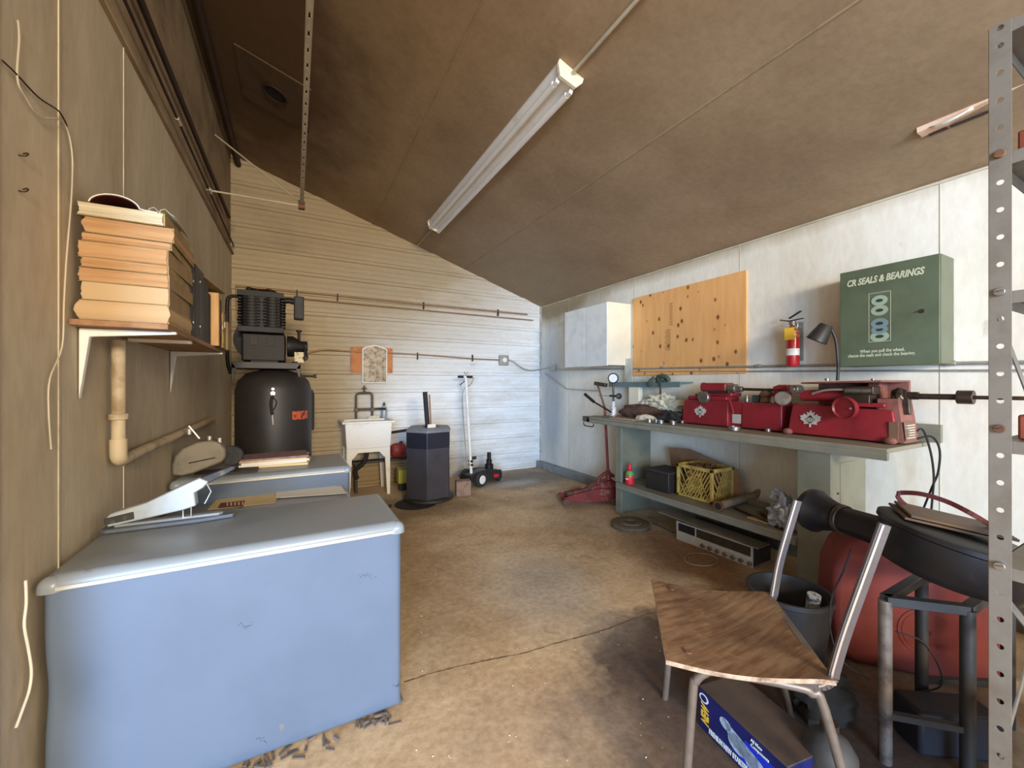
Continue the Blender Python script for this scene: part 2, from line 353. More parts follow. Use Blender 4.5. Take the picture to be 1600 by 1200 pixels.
# corrugated back wall
wb = MB(); prof = []
z = 0
while z < 3.9:
    prof += [(z,0),(z+.018,-.0),(z+.030,-.016),(z+.062,-.016),(z+.074,-.002),(z+.118,-.002),(z+.124,-.006),(z+.134,-.006),(z+.140,-.002),(z+.176,-.002),(z+.182,-.006),(z+.192,-.006),(z+.198,-.002)]
    z += .2286
vs_ = []; fs = []
for i, (z, d) in enumerate(prof):
    xr = min(XR+.02, XR - (z-ZR)/SL + .08) if z > ZR else XR+.02
    if z > zc(XL): xr = XL
    vs_ += [(XL-.02, YB+d, z), (max(xr, XL-.01), YB+d, z)]
for i in range(len(prof)-1): fs.append((2*i, 2*i+1, 2*i+3, 2*i+2))
wb.add(vs_, fs); wb.box((XL-.1,YB+.02,0),(XR+.1,YB+.06,4)); struct('wall_back', wb, bw, recalc=False, smooth=False)
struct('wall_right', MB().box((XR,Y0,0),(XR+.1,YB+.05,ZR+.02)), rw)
def wslab(mb, y0_, y1_, z0_, z1_, d0=0, d1=-.1):
    return mb.prism([(XW(y0_)+d0,y0_,z0_),(XW(y1_)+d0,y1_,z0_),(XW(y1_)+d1,y1_,z0_),(XW(y0_)+d1,y0_,z0_)], (0,0,z1_-z0_))
wl = MB(); wslab(wl, 1.375, YB+.05, 0, 2.69); wslab(wl, Y0, 1.375, 2.2, 2.69)
struct('wall_left', wl, lw)
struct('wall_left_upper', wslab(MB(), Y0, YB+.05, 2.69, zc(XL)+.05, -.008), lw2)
struct('trim_1', MB().box((XW(1.36)-.09,1.345,0),(XW(1.36)+.012,1.378,2.2)), white, bevel=.003)
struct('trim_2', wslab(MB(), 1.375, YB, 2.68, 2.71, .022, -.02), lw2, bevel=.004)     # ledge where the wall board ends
tr = MB()
for Y, hw in ((1.462,.004), (1.745,.0035), (2.26,.003)): tr.box((XW(Y)-.002,Y-hw,0),(XW(Y)+.003,Y+hw,2.68))
struct('trim_3', tr, mat('seam_pale', srgb(196,182,156), .7, bump=0))
tr = MB()
for X in (2.09, .87): tr.prism([(X-.004,Y0,zc(X-.004)),(X-.004,Y0,zc(X-.004)-.004),(X+.004,Y0,zc(X+.004)-.004),(X+.004,Y0,zc(X+.004))], (0,YB-Y0,0))
struct('trim_4', tr, mat('ceiling_seam', srgb(158,136,106), .8, bump=0))
tr = MB()
for Y in (.9, 2.12, 3.34, 4.56): tr.box((XR-.002,Y-.002,0),(XR+.01,Y+.002,ZR))
struct('trim_5', tr, mat('wall_seam', srgb(186,176,154), .8, bump=0))
struct('baseboard_right', MB().box((XR-.09,2.9,0),(XR,YB-.01,.10)).box((XR-.09,Y0,0),(XR,2.9,.10)), mat('sill_grey', srgb(142,142,140), .7, bump=.1), bevel=.004)
struct('trim_6', MB().box((XR-.02,YB-.03,.1),(XR,YB-.005,ZR)), mat('corner_grey', srgb(184,180,172), .6, bump=.05))
# caulk line along the right wall head
tr = MB(); pts = []
for i in range(60):
    Y = Y0 + (YB-Y0)*i/59; pts.append((XR-.006, Y, ZR-.012 + .006*noise.noise(Vector((Y*5,0,0)))))
tr.tube(pts, .006, 6); struct('trim_7', tr, mat('caulk', srgb(206,196,172), .7, bump=.1))
# daylight at the gable edge, painted as pale solid bars
slit = MB()
for a, b in (((546,324),(560,333)), ((563,335),(588,350))):
    p = aY(*a, YB-.012); q = aY(*b, YB-.012); slit.bar(p, q, .006, .010)
struct('trim_8', slit, mat('painted_daylight', srgb(240,232,214), .5, bump=0))

# ---------------------------------------------------------------- pipes, conduits, cables
def run(name, pts, r, m, label, cat, couplings=(), smooth=0, n=10, cm_=None, straps=()):
    t = thing(name, label, cat, pts[0]); mb = MB(); mb.tube(pts, r, n, smooth); obj('pipe' if cat != 'cable' else 'cord', mb, m, t)
    for p, q in couplings: obj('coupling', MB().cyl(p, q, r*1.5, n=14), cm_ or m, t, bevel=.001)
    for a, b in straps: obj('strap', MB().box(a, b), darkpipe, t, bevel=.001)
    return t
X = XW(2.1)+.035
t = thing('drain_pipe', 'cream drain pipe dropping below book shelf and turning along left wall', 'pipe', (X,1.98,1.0))
mb = MB(); pts = [(X,2.09,1.44),(X,2.09,1.12),(X,2.09,1.02),(X,2.10,.985),(X,2.14,.975),(X,2.3,.975),(X+.014,4.0,.99)]
obj('pipe', MB().tube(pts, .021, 14), pvc, t)
obj('coupling', MB().cyl((X,2.09,1.135),(X,2.09,1.158),.029), pvc, t, bevel=.002)
obj('elbow', MB().tube([(X,2.09,1.06),(X,2.09,1.01),(X,2.10,.985),(X,2.14,.975),(X,2.19,.975)], .026, 14, 3), pvc, t)
run('thick_pipe', [(XW(-.5)+.03,-.5,3.0),(XL+.03,4.85,2.93)], .015, darkpipe, 'thick dark brown pipe running high along the left wall', 'pipe')
run('wall_conduit', [(XW(1.2)+.03,1.2,2.84),(XW(3)+.03,3.0,2.80),(XL+.03,5.2,2.75)], .007, darkpipe, 'thin dark conduit above ledge on left wall, with pale couplings', 'conduit', [((XW(3)+.03,2.95,2.80),(XW(3)+.03,3.02,2.80)), ((XL+.02,3.85,2.78),(XL+.02,3.93,2.78))], cm_=conduitm)
run('ceiling_pipe', [(XL+.06,-.5,zc(XL)-.10),(XL+.06,YB-.02,zc(XL)-.10)], .03, darkpipe, 'dark pipe in the corner where left wall meets ceiling', 'pipe')
Yp = YB-.04
t = run('air_pipe', [(-.42,Yp,1.72),(-.55,Yp,2.0),(-.56,Yp,2.335),(.4,Yp,2.34),(1.4,Yp,2.33),(3.1,Yp,2.33)], .010, copper, 'upper copper air pipe across the corrugated back wall', 'pipe', straps=[((x,YB-.055,2.27),(x+.012,YB-.02,2.36)) for x in (.02,.45,1.5,2.6)])
run('air_pipe', [(-.2,Yp,2.27),(.5,Yp,2.262),(1.4,Yp,2.256),(3.2,Yp,2.25)], .008, copper, 'lower copper air pipe just under upper one on back wall', 'pipe')
run('water_pipe', [(.05,Yp,1.60),(.2,Yp,1.655),(.35,Yp,1.685),(.6,Yp,1.675),(1.2,Yp,1.67),(1.6,Yp,1.66),(2.2,Yp,1.635),(2.62,Yp,1.63)], .009, copper, 'thin copper pipe from compressor past the mirror to outlet box', 'pipe', smooth=4, straps=[((x,YB-.055,1.60),(x+.01,YB-.02,1.69)) for x in (1.42,2.2)])
t = thing('outlet_box', 'grey square outlet box with round socket on back wall', 'outlet', (2.69,YB-.03,1.56))
obj('box_body', MB().box((2.625,YB-.075,1.555),(2.765,YB-.012,1.70)), galv, t, bevel=.006)
obj('socket', MB().cyl((2.695,YB-.086,1.628),(2.695,YB-.07,1.628),.036), white, t, bevel=.003)
run('flex_cable', [(2.77,YB-.05,1.64),(2.86,YB-.07,1.60),(2.98,YB-.08,1.52),(3.12,YB-.08,1.485),(3.3,YB-.07,1.50),(3.335,YB-.25,1.52)], .008, galv, 'grey flexible cable from back outlet box to right wall junction', 'cable', smooth=5)
t = thing('junction_box', 'small metal junction box on the right wall near the far corner', 'junction box', (XR-.03,5.0,1.48))
obj('box_body', MB().box((XR-.05,4.86,1.47),(XR,4.96,1.56)), galv, t, bevel=.004)
zz = lambda Y: 1.36+.0255*Y
run('wall_conduit', [(XR-.018,-2,zz(-2)+.012),(XR-.018,.9,zz(.9)+.012),(XR-.018,4.86,zz(4.86))], .010, galv, 'upper metal conduit along the right wall behind machines', 'conduit',
    [((XR-.018,y,zz(y)+.012),(XR-.018,y+.04,zz(y)+.012)) for y in (.83,1.93,2.9)])
run('wall_conduit', [(XR-.014,-2,zz(-2)-.03),(XR-.014,3.3,zz(3.3)-.03)], .006, galv, 'thinner metal conduit just below upper one on right wall', 'conduit')
run('wall_conduit', [(XR-.016,5.15,1.44),(XR-.016,4.6,1.21),(XR-.016,3.95,1.19)], .007, galv, 'bent conduit dropping to bench end on the right wall', 'conduit')
# cord on the left wall, telephone wire
c = [aW(*q, .010) for q in ((28,30),(30,60),(27,120),(40,150),(62,180),(98,188),(112,232),(112,300),(104,400),(100,470),(97,540),(78,590),(76,640),(80,700))]
run('hanging_wire', c, .0022, conduitm, 'thin cream wire hanging down the left wall beside books', 'cable', smooth=5, n=6)
c = [aW(*q, .010) for q in ((3,92),(24,112),(60,150),(92,172),(105,195))]
run('hanging_wire', c, .0022, darkpipe, 'short dark wire sloping across the upper left wall', 'cable', smooth=5, n=6)
for i, (px, py) in enumerate(((28,240),(28,296))):
    p = aW(px, py, -.001)
    tag(obj('wire_hook', MB().tube([p, p+Vector((.012,0,0)), p+Vector((.016,.006,.008)), p+Vector((.012,.012,.014)), p+Vector((.006,.008,.008))], .0018, 6, 3), darkpipe), ('upper', 'lower')[i] + ' small bent wire hook on the left wall board', 'hook', 'wire hooks')
run('plug_cord', [aW(*q, .012) for q in ((40,905),(41,940),(38,975),(44,1010),(49,1045),(46,1075),(36,1105),(25,1135))], .0032, sheet, 'white power cord hanging beside the nearest blue freezer', 'cable', smooth=5)

# ceiling fluorescent fixture
sa = math.atan(SL); FX = 1.42
Mf = Matrix.Translation((FX, 0, zc(FX))) @ Matrix.Rotation(sa, 4, 'Y')
def fxp(x, y, z): return Mf @ Vector((x, y, z))
t = thing('fluorescent_fixture', 'long two-tube fluorescent light fixture under the brown ceiling', 'ceiling light', (FX,3.2,zc(FX)-.1))
mb = MB(); mb.prism([fxp(*q) for q in ((-.085,1.92,0),(-.085,1.92,-.025),(-.05,1.92,-.065),(.05,1.92,-.065),(.085,1.92,-.025),(.085,1.92,0))], (0,2.55,0)); obj('housing', mb, grime_white, t, bevel=.002, smooth=False)
obj('end_cap', MB().prism([fxp(*q) for q in ((-.09,1.90,.0),(-.09,1.90,-.03),(-.055,1.90,-.092),(.06,1.90,-.085),(.092,1.90,-.03),(.092,1.90,.0))], (0,.022,0)), cream, t, bevel=.002)
obj('end_cap', MB().prism([fxp(*q) for q in ((-.09,4.46,.0),(-.09,4.46,-.03),(-.055,4.46,-.085),(.055,4.46,-.085),(.09,4.46,-.03),(.09,4.46,.0))], (0,.02,0)), cream, t, bevel=.002)
for s in (-.048, .052):
    tb = obj('tube', MB().cyl(fxp(s,1.975,-.088), fxp(s,4.44,-.088), .019, n=16), tubem, t)
    obj('tube_socket', MB().box((-.012,-.02,-.03),(.012,.02,.03), Mf @ Matrix.Translation((s,1.955,-.075))), white, t, bevel=.003)
run('ceiling_conduit', [(FX,1.90,zc(FX)-.03),(FX,.2,zc(FX)-.02),(FX,-1,zc(FX)-.02)], .010, conduitm, 'thin conduit on ceiling feeding near end of light fixture', 'conduit', [((FX,1.3,zc(FX)-.025),(FX,1.34,zc(FX)-.025))])
run('ceiling_conduit', [(FX,4.49,zc(FX)-.02),(FX,YB-.03,zc(FX)-.02)], .005, conduitm, 'short thin wire on ceiling from far end of light fixture', 'conduit', [((FX,YB-.06,zc(FX)-.02),(FX,YB-.03,zc(FX)-.02))], cm_=white)
# overhead rail with braces
t = thing('overhead_rail', 'punched metal hanging rail running under the ceiling, left side', 'rail', (.055,3.9,2.82))
mb = MB(); xr, zr = .055, 2.82
mb.box((xr-.012,-1,zr+.012),(xr+.012,3.9,zr+.016)); mb.box((xr-.014,-1,zr-.016),(xr-.011,3.9,zr+.016)); mb.box((xr+.011,-1,zr-.016),(xr+.014,3.9,zr+.016)); mb.box((xr-.012,-1,zr-.016),(xr-.004,3.9,zr-.0135)); mb.box((xr+.004,-1,zr-.016),(xr+.012,3.9,zr-.0135))
for i in range(48): mb.box((xr-.005,3.86-.1*i-.07,zr-.016),(xr+.005,3.86-.1*i,zr-.0135))
obj('channel', mb, conduitm, t, smooth=False)
obj('end_clamp', MB().box((xr-.025,3.88,zr-.045),(xr+.025,3.93,zr+.02)), rust, t, bevel=.004)
obj('brace', MB().tube([(XW(3.9)+.005,3.93,2.80),(xr,3.9,2.80)], .007, 8), conduitm, t)
obj('brace', MB().tube([(XW(4.3)-.002,4.35,3.46),(xr,3.9,2.82)], .007, 8), conduitm, t)
obj('bolt', MB().cyl((XL+.0,3.93,2.80),(XL+.03,3.93,2.80),.016), galv, t)
obj('hanger_rod', MB().tube([(xr,3.6,zr+.016),(xr,3.6,zc(xr))], .005, 8), darkpipe, t)
obj('hanger_rod', MB().tube([(xr,1.2,zr+.016),(xr,1.2,zc(xr))], .005, 8), darkpipe, t)
# dark vent patch
t = thing('roof_vent', 'dark square ceiling patch around a round flue hole', 'vent', (-.13,3.8,zc(-.13)))
Mv = Matrix.Translation((-.13, 3.75, zc(-.13))) @ Matrix.Rotation(sa, 4, 'Y')
obj('patch', MB().box((-.26,-.30,-.012),(.26,.30,.0), Mv), mat('dark_patch', srgb(84,64,44), .8, bump=.1), t, bevel=.002)
mb = MB(); ring = [Mv @ Vector((.085*math.cos(a*math.pi/12), .085*math.sin(a*math.pi/12), -.016)) for a in range(25)]
mb.tube(ring, .008, 8); obj('flue_ring', mb, darkpipe, t)
obj('flue_hole', MB().cyl(Mv @ Vector((0,0,-.016)), Mv @ Vector((0,0,-.005)), .08), mat('soot_black', srgb(30,24,20), .95, bump=0), t)
# wooden strip with torn paper on the ceiling
t = thing('ceiling_lath', 'pale wooden strip with torn paper hanging from the ceiling, right side', 'wood strip', (2.93,.6,2.6))
p0 = aX(1436,205,2.93); p1 = aX(1602,128,2.93)
obj('lath', MB().bar(p0, p1 + (p1-p0)*.6, .07, .035), palewood, t, bevel=.002)
a = aX(1468,188,2.92); mb = MB()
rows = []
for i in range(9):
    u = i/8; p = p0.lerp(p1, .15+.42*u) + Vector((-.03,0,-.012)); d = .008+.016*math.sin(math.pi*u)
    rows += [p, p+Vector((-.012,0,-d*.6)), p+Vector((.008*math.sin(i),0,-d))]
mb.add(rows, [(3*i+j, 3*i+3+j, 3*i+4+j, 3*i+1+j) for i in range(8) for j in range(2)])
o = obj('torn_paper', mb, sheet, t); md = o.modifiers.new('s', 'SOLIDIFY'); md.thickness = .001
gp = [aX(1452,167,2.97), aX(1545,127,2.97)]
gp = [Vector((v.x, v.y, zc(v.x)-.006)) for v in gp]
tag(obj('ceiling_gouge', MB().bar(gp[0], gp[0].lerp(gp[1],.32), .02, .006).bar(gp[0].lerp(gp[1],.38), gp[1], .018, .006), darkpipe), 'dark broken glue line on the ceiling above pale wooden strip', 'glue line')

# ---------------------------------------------------------------- blue-grey chest freezers along the left wall
def freezer(x0, x1, y0, y1, h, label, dent=False):
    t = thing('chest_freezer', label, 'freezer', ((x0+x1)/2, (y0+y1)/2, 0), group='blue-grey chest freezers')
    mb = MB(); rr = .022; pts = []
    for cx, cy, a0 in ((x1-rr,y0+rr,-90),(x1-rr,y1-rr,0),(x0+rr,y1-rr,90),(x0+rr,y0+rr,180)):
        for k in range(7): a = R(a0+15*k); pts.append((cx+rr*math.cos(a), cy+rr*math.sin(a)))
    zs = [(.008,-.012),(.014,-.004),(.026,0),(h-.045,0)]
    if dent: zs = zs[:3] + [(.026+(h-.071)*k/24,0) for k in range(1,25)]
    if dent:   # finer front outline so the dent can be modelled
        n0 = []
        for i, p in enumerate(pts):
            n0.append(p); q = pts[(i+1) % len(pts)]
            if abs(p[1]-y0) < .001 and abs(q[1]-y0) < .001 and abs(p[0]-q[0]) > .2:
                for k in range(1, 36): n0.append((p[0]+(q[0]-p[0])*k/36, y0))
        pts = n0
    n = len(pts); vs_ = []
    cx, cy = (x0+x1)/2, (y0+y1)/2
    for z, ins in zs:
        for x, y in pts:
            X_, Y_ = x + (ins if x < cx else -ins), y + (ins if -ins and y > cy else -ins)
            if dent and y < y0+.03:
                d = math.exp(-(((x-(x0+.03))/.055)**2 + ((z-.40)/.09)**2)); Y_ += .022*d
                d = math.exp(-(((x-(x0+.10))/.09)**2 + ((z-.36)/.12)**2)); Y_ += .007*d
            vs_.append((X_, Y_, z))
    fs = [(k*n+i, k*n+(i+1) % n, (k+1)*n+(i+1) % n, (k+1)*n+i) for k in range(len(zs)-1) for i in range(n)]
    fs += [tuple(range(n-1,-1,-1)), tuple(range((len(zs)-1)*n, len(zs)*n))]
    mb.add(vs_, fs); obj('body', mb, blue, t, recalc=True)
    obj('base', MB().box((x0+.03,y0+.045,0),(x1-.03,y1-.03,.01)), gasket, t)
    # lid: rounded slab
    def slab(a, b, c, d, z0, z1, r, ex=0):
        P = []
        for cx, cy, a0 in ((b-r,c+r,-90),(b-r,d-r,0),(a+r,d-r,90),(a+r,c+r,180)):
            for k in range(7): an = R(a0+15*k); P.append((cx, cy, math.cos(an), math.sin(an)))
        n = len(P); V = []; prof = [(0,z0)] + [(-(1-math.cos(R(q)))*.03, z1-.03+.03*math.sin(R(q))) for q in range(0,91,15)]
        for ins, z in prof: V += [(px+cx_*(r+ins), py+cy_*(r+ins), z) for px, py, cx_, cy_ in P]
        F = [(k*n+i, k*n+(i+1) % n, (k+1)*n+(i+1) % n, (k+1)*n+i) for k in range(len(prof)-1) for i in range(n)]
        F += [tuple(range(n-1,-1,-1)), tuple(range((len(prof)-1)*n, len(prof)*n))]
        return MB().add(V, F)
    lid = obj('lid', slab(x0-.006, x1+.006, y0-.014, y1+.006, h-.036, h, .032), bluetop, t, angle=60)
    obj('trim_strip', MB().box((x0+.03,y0-.017,h-.041),(x1-.03,y0-.004,h-.028)), chrome, lid, bevel=.002)
    for a, b in ((x0-.011, x0+.028), (x1-.028, x1+.011)):
        m2 = slab(a-(0 if a < x0 else .02), b+(.02 if a < x0 else 0), y0-.019, y0+.03, h-.044, h-.001, .024)
        obj('corner_cap', m2, bluetop, lid, label='pale worn metal corner cap')
    return t
freezer(-.618, .372, 1.605, 2.075, .735, 'nearest blue freezer at the picture front, big stapler on its lid', True)
freezer(-.595, .30, 2.12, 2.80, .60, 'low middle freezer between two others, with manila envelope on lid')
freezer(-.60, .325, 2.87, 3.42, .735, 'farthest blue freezer with meat slicer and magazines on top')
md_ = mat('scuff_dark', srgb(78,82,96), .6, bump=0)
fz = [o for o in bpy.data.objects if o.name == 'chest_freezer'][0]
mb = MB(); rk = random.Random(9)
for px0, py0, n_, sp in ((385,975,9,9),(572,898,12,14),(408,1150,6,10),(622,1070,8,8)):
    for k in range(n_):
        p = aY(px0+rk.gauss(0,sp*.6), py0+rk.gauss(0,sp*.35), 1.6046); l = rk.uniform(.002,.007); h_ = rk.uniform(.0006,.0016); a_ = rk.uniform(-.9,.5)
        mb.prism([p+Vector((math.cos(a_)*l*i-math.sin(a_)*h_*j, 0, math.sin(a_)*l*i+math.cos(a_)*h_*j)) for i, j in ((-1,-1),(1,-.4),(1,.6),(-1,1))], (0,.0006,0))
o = obj('scratches', mb, md_, fz, smooth=False); o['kind'] = 'stuff'
# debris along the foot of the nearest freezer
rd = random.Random(4); mb = MB()
for i in range(46):
    x = rd.uniform(-.3,.36); y = 1.60 - abs(rd.gauss(0,.03)) + .01; a = rd.uniform(0,3.1); l = rd.uniform(.008,.03)
    mb.box((-l,-.004,0),(l,.004,rd.uniform(.003,.014)), TRS((x,y,0), a))
o = obj('litter', mb, mat('litter_grey', srgb(120,108,98), .9, bump=.1)); o['kind'] = 'stuff'; tag(o, 'scattered scraps and dirt along foot of nearest freezer', 'litter')
mb = MB()
for i in range(70):
    q_ = (rd.uniform(640,1180), rd.uniform(800,1190)); p = aZ(*q_, 0); a = rd.uniform(0,3); l = rd.uniform(.001,.0032)
    mb.box((-l,-l*.5,.0003),(l,l*.5,rd.uniform(.001,.0025)), TRS(p, a))
o = obj('grit', mb, sheet); o['kind'] = 'stuff'; tag(o, 'tiny pale grit scattered over the open concrete floor', 'grit')

# heavy-duty stapler lying across the first lid
zt = .737
t = thing('heavy_stapler', 'large grey lever stapler on the nearest freezer lid', 'stapler', (-.42,1.99,zt))
def Ls(p): return Matrix.Translation((-.42,1.99,zt)) @ Matrix.Scale(1.12,4) @ Matrix.Rotation(R(-2),4,'Z') @ Vector(p)
base = [(-.155,-.03),(-.14,-.045),(.08,-.04),(.165,-.02),(.17,.0),(.08,.032),(-.14,.04),(-.155,.03)]
obj('base_plate', MB().prism([Ls((x*1.1,y*.9,0)) for x, y in base], (0,0,.014)), mat('base_slate', srgb(92,98,108), .5, bump=.03), t, bevel=.003)
obj('anvil_rail', MB().prism([Ls((x,y,.010)) for x, y in ((-.14,-.018),(.14,-.014),(.15,0),(.14,.014),(-.14,.018))], (0,0,.012)), bluetop, t, bevel=.003)
arm = [(-.155,.016),(-.16,.045),(-.148,.058),(-.06,.082),(.05,.135),(.085,.15),(.11,.135),(.095,.115),(.07,.10),(.075,.055),(.04,.045),(-.06,.030)]
obj('arm', MB().prism([Ls((x,-.02,z)) for x, z in arm], Ls((0,.04,0))-Ls((0,0,0))), mat('stapler_grey', srgb(178,184,186), .4, .2, var=.08, sc=20, bump=.05), t, bevel=.004)
obj('handle_grip', MB().prism([Ls((x,-.016,z)) for x, z in ((.082,.148),(.175,.182),(.188,.180),(.186,.170),(.11,.128),(.095,.122))], Ls((0,.032,0))-Ls((0,0,0))), greybox, t, bevel=.004)
obj('spring_guide', MB().tube([Ls((.04,-.022,.045)), Ls((.04,-.022,.02)), Ls((.062,-.022,.02)), Ls((.062,-.022,.052))], .002, 6), chrome, t)
obj('wire_bail', MB().tube([Ls((.105,-.021,.13)), Ls((.118,-.021,.10)), Ls((.10,-.021,.06))], .002, 6), chrome, t)
obj('magazine', MB().prism([Ls((x,-.024,z)) for x, z in ((-.16,.024),(-.163,.045),(-.09,.058),(-.088,.034))], Ls((0,.048,0))-Ls((0,0,0))), greybox, t, bevel=.002)

# meat slicer on the third freezer
t = thing('meat_slicer', 'rounded dusty grey belt-cover machine leaning at wall, on farthest freezer', 'slicer', (-.42,3.02,.737))
y0 = 2.96
cv = [aY(*q, y0) for q in ((256,737),(255,722),(260,706),(272,694),(296,684),(318,681),(332,685),(341,696),(342,708),(336,716),(318,723),(292,733),(272,738))]
mn = min(v.z for v in cv); cv = [v + Vector((.035,0,.737-mn+.002)) for v in cv]
obj('housing', MB().prism(cv, (0,.09,0)), mat('slicer_grey', srgb(132,124,108), .5, .2, var=.12, sc=12, bump=.06), t, bevel=.012, seg=3)
obj('foot_plate', MB().box((-.52,2.92,.737),(-.20,3.08,.746)), greybox, t, bevel=.003)
obj('guard', MB().lathe([(.055,0),(.06,.004),(.06,.03)], (-.345,3.02,.83), (.2,1,0), 20), greybox, t)
for q in ((316,683),(332,686),(284,672)):
    p = aY(*q, y0+.04) + Vector((.035,0,.0)); obj('knob', MB().cyl(p-Vector((0,0,.02)), p+Vector((.0,0,.012)), .010), chrome, t)
obj('lever', MB().tube([aY(300,684,y0)+Vector((.035,0,0)), aY(283,664,y0)+Vector((.035,0,0))], .006, 8), chrome, t)
obj('slot', MB().bar(aY(283,724,y0-.002)+Vector((.035,0,.005)), aY(325,717,y0-.002)+Vector((.035,0,.012)), .004, .006), gasket, t)
# magazines on third freezer
rd = random.Random(2); zz_ = .737
mlab = ['glossy', 'white', 'tan-edged', 'white thin', 'bottom manila']
cols = [envelope, sheet, sheet, envelope, mat('magazine_cover', srgb(150,120,120), .5, var=.3, sc=25, bump=.02)]
labs = ['lowest cream magazine in the stack on farthest freezer', 'white magazine second from the bottom of freezer-top stack', 'white magazine in the middle of the freezer-top stack', 'cream magazine just below top of freezer-top stack', 'mauve printed magazine topmost on the farthest freezer']
for i in range(5):
    h = (.015,.011,.013,.010,.012)[i]
    o = obj('magazine', MB().box((-.19,-.12,0),(.19,.12,h), TRS((-.11+rd.uniform(-.015,.015),3.14+rd.uniform(-.01,.01),zz_), R(rd.uniform(-7,7)))), cols[i], bevel=.001)
    tag(o, labs[i], 'magazine', 'magazines on the farthest freezer'); zz_ += h+.0004
# envelopes on the middle freezer
z0 = .6015
t = thing('manila_envelope', 'open manila envelope with red-brown print on middle freezer', 'envelope', (-.2,2.4,z0))
q = [aZ(*p, z0) for p in ((324,795),(345,771),(437,763),(430,784))]
obj('paper', MB().prism([Vector((v.x, v.y, z0)) for v in q], (0,0,.002)), envelope, t)
q = [aZ(*p, z0+.003) for p in ((340,792),(345,784),(383,780),(380,789))]
obj('printed_patch', MB().prism(q, (0,0,.0006)), mat('brown_print', srgb(120,62,44), .6, bump=0), t)
for i in range(5):
    q = [aZ(354+6*i+p[0], 782.5-.4*i+p[1], z0+.004) for p in ((0,6),(0,1),(2.5,1),(2.5,6))]
    obj('print_bar', MB().prism(q, (0,0,.0004)), mat('print_pale', srgb(230,200,160), .6, bump=0) if i == 0 else bpy.data.materials['print_pale'], t)
for i, (dx, lab) in enumerate(((7,'white sheet lying beneath the top one on middle freezer'),(0,'topmost white letter with small print on middle freezer'))):
    q = [aZ(p[0]+dx, p[1], z0+.003+.003*i) for p in ((431,776),(432,758),(522,753),(535,769))]
    t = thing('letter', lab, 'letter', q[0], group='letters on the middle freezer')
    obj('paper', MB().prism(q, (0,0,.0012)), sheet, t)
    if i: obj('printing', MB().prism([aZ(p[0], p[1], z0+.0075) for p in ((449,765),(449,761.5),(455,761),(455,764.5))], (0,0,.0004)), mat('ink_grey', srgb(90,80,110), .6, bump=0), t)

# ---------------------------------------------------------------- book shelf on the left wall
XS = -.386; ZS = 1.481; K9 = 1.067
t = thing('wall_shelf', 'brown wooden shelf of old books on the left wall', 'shelf', (-.48,2.3,ZS-.02))
obj('board', MB().box((XW(1.8)+.001,1.80,ZS-.020),(XS,3.13,ZS)), woodd, t, bevel=.002)
for y in (1.86, 2.93):
    b = obj('bracket', MB().prism([(XW(y)+.004,y,ZS-.021),(XS+.01,y,ZS-.021),(XS+.01,y,ZS-.03),(XW(y)+.03,y,ZS-.05),(XW(y)+.012,y,ZS-.20),(XW(y)+.004,y,ZS-.26)], (0,.022,0)), white, t, bevel=.003)
mb = MB().box((XL+.0,2.2,ZS-.034),(XS-.01,2.235,ZS-.021)); obj('batten', mb, cream, t)
def book(x0, x1, y0, y1, z0, h, pm, cvm, label, tilt=0, flare=0, group='thick old catalogues stacked on the wall shelf'):
    t = thing('catalogue', label, 'book', ((x0+x1)/2, (y0+y1)/2, z0), group=group)
    M = TRS(((x0+x1)/2, (y0+y1)/2, z0), R(tilt)); a, b = (x1-x0)/2, (y1-y0)/2
    # page block: layered, slightly flared front
    mb = MB(); n = 7; V = []
    for k in range(n+1):
        u = k/n; f = flare*math.sin(u*math.pi*1.0 if flare > 0 else u*math.pi) * .5 + .0035*noise.noise(Vector((u*6, z0*31, 1)))
        V += [(-a+.004-f, -b-.0-f, .002+(h-.004)*u), (a-.002+f+ .002*noise.noise(Vector((u*5,z0*17,4))), -b-f, .002+(h-.004)*u), (a-.002+f, b-.006, .002+(h-.004)*u), (-a+.004, b-.006, .002+(h-.004)*u)]
    F = [(4*k+i, 4*k+(i+1) % 4, 4*k+4+(i+1) % 4, 4*k+4+i) for k in range(n) for i in range(4)] + [(3,2,1,0),(4*n,4*n+1,4*n+2,4*n+3)]
    mb.add([M @ Vector(v) for v in V], F); obj('page_block', mb, pm, t)
    obj('cover', MB().box((-a,-b+.002,0),(a+.001,b,.0022), M).box((-a,-b+.004,h-.0022),(a+.001,b,h), M).box((a-.0016,-b+.002,0),(a+.0035,b,h), M), cvm, t)
    return t
z = ZS+.001
L_ = ['lowest catalogue of tall stack, resting directly on the wall shelf', 'second catalogue from bottom of tall stack, with curled lower edge', 'third catalogue up from the shelf board in tall stack', 'fourth catalogue up in tall stack, about half height', 'thin fifth catalogue, just above middle of tall stack', 'sixth catalogue up in tall stack, thin and darker', 'orange-edged thick catalogue second from top of stack']
Hh = (.066,.060,.046,.032,.054,.026,.052); pm = (paper,paper,papero,papero,papero,papero,papero); fl_ = (.022,.006,.004,.004,.004,.004,.014)
wd = (0,-.002,.004,-.002,.002,.004,.012)
for i in range(7):
    book(-.618+.003*(i % 2)+(0 if i < 6 else .012), XS-.006+wd[i], 1.822+.002*(i % 3), 2.165, z, Hh[i]*1.0, pm[i], (cover2,cover,cover,cover2,cover,cover2,cover)[i], L_[i], tilt=(0,1,-1,.5,-1.2,1,.6)[i], flare=fl_[i]); z += Hh[i]*1.0+.0006
book(-.618, XS-.012, 1.815, 2.155, z, .044, mat('pale_paper', srgb(204,190,160), .85, sc=5, stretch=(.6,.6,14), bump=.5, bsc=40, spec=.1), cover2, 'palest catalogue lying on the very top of tall stack', tilt=-1); z += .0446
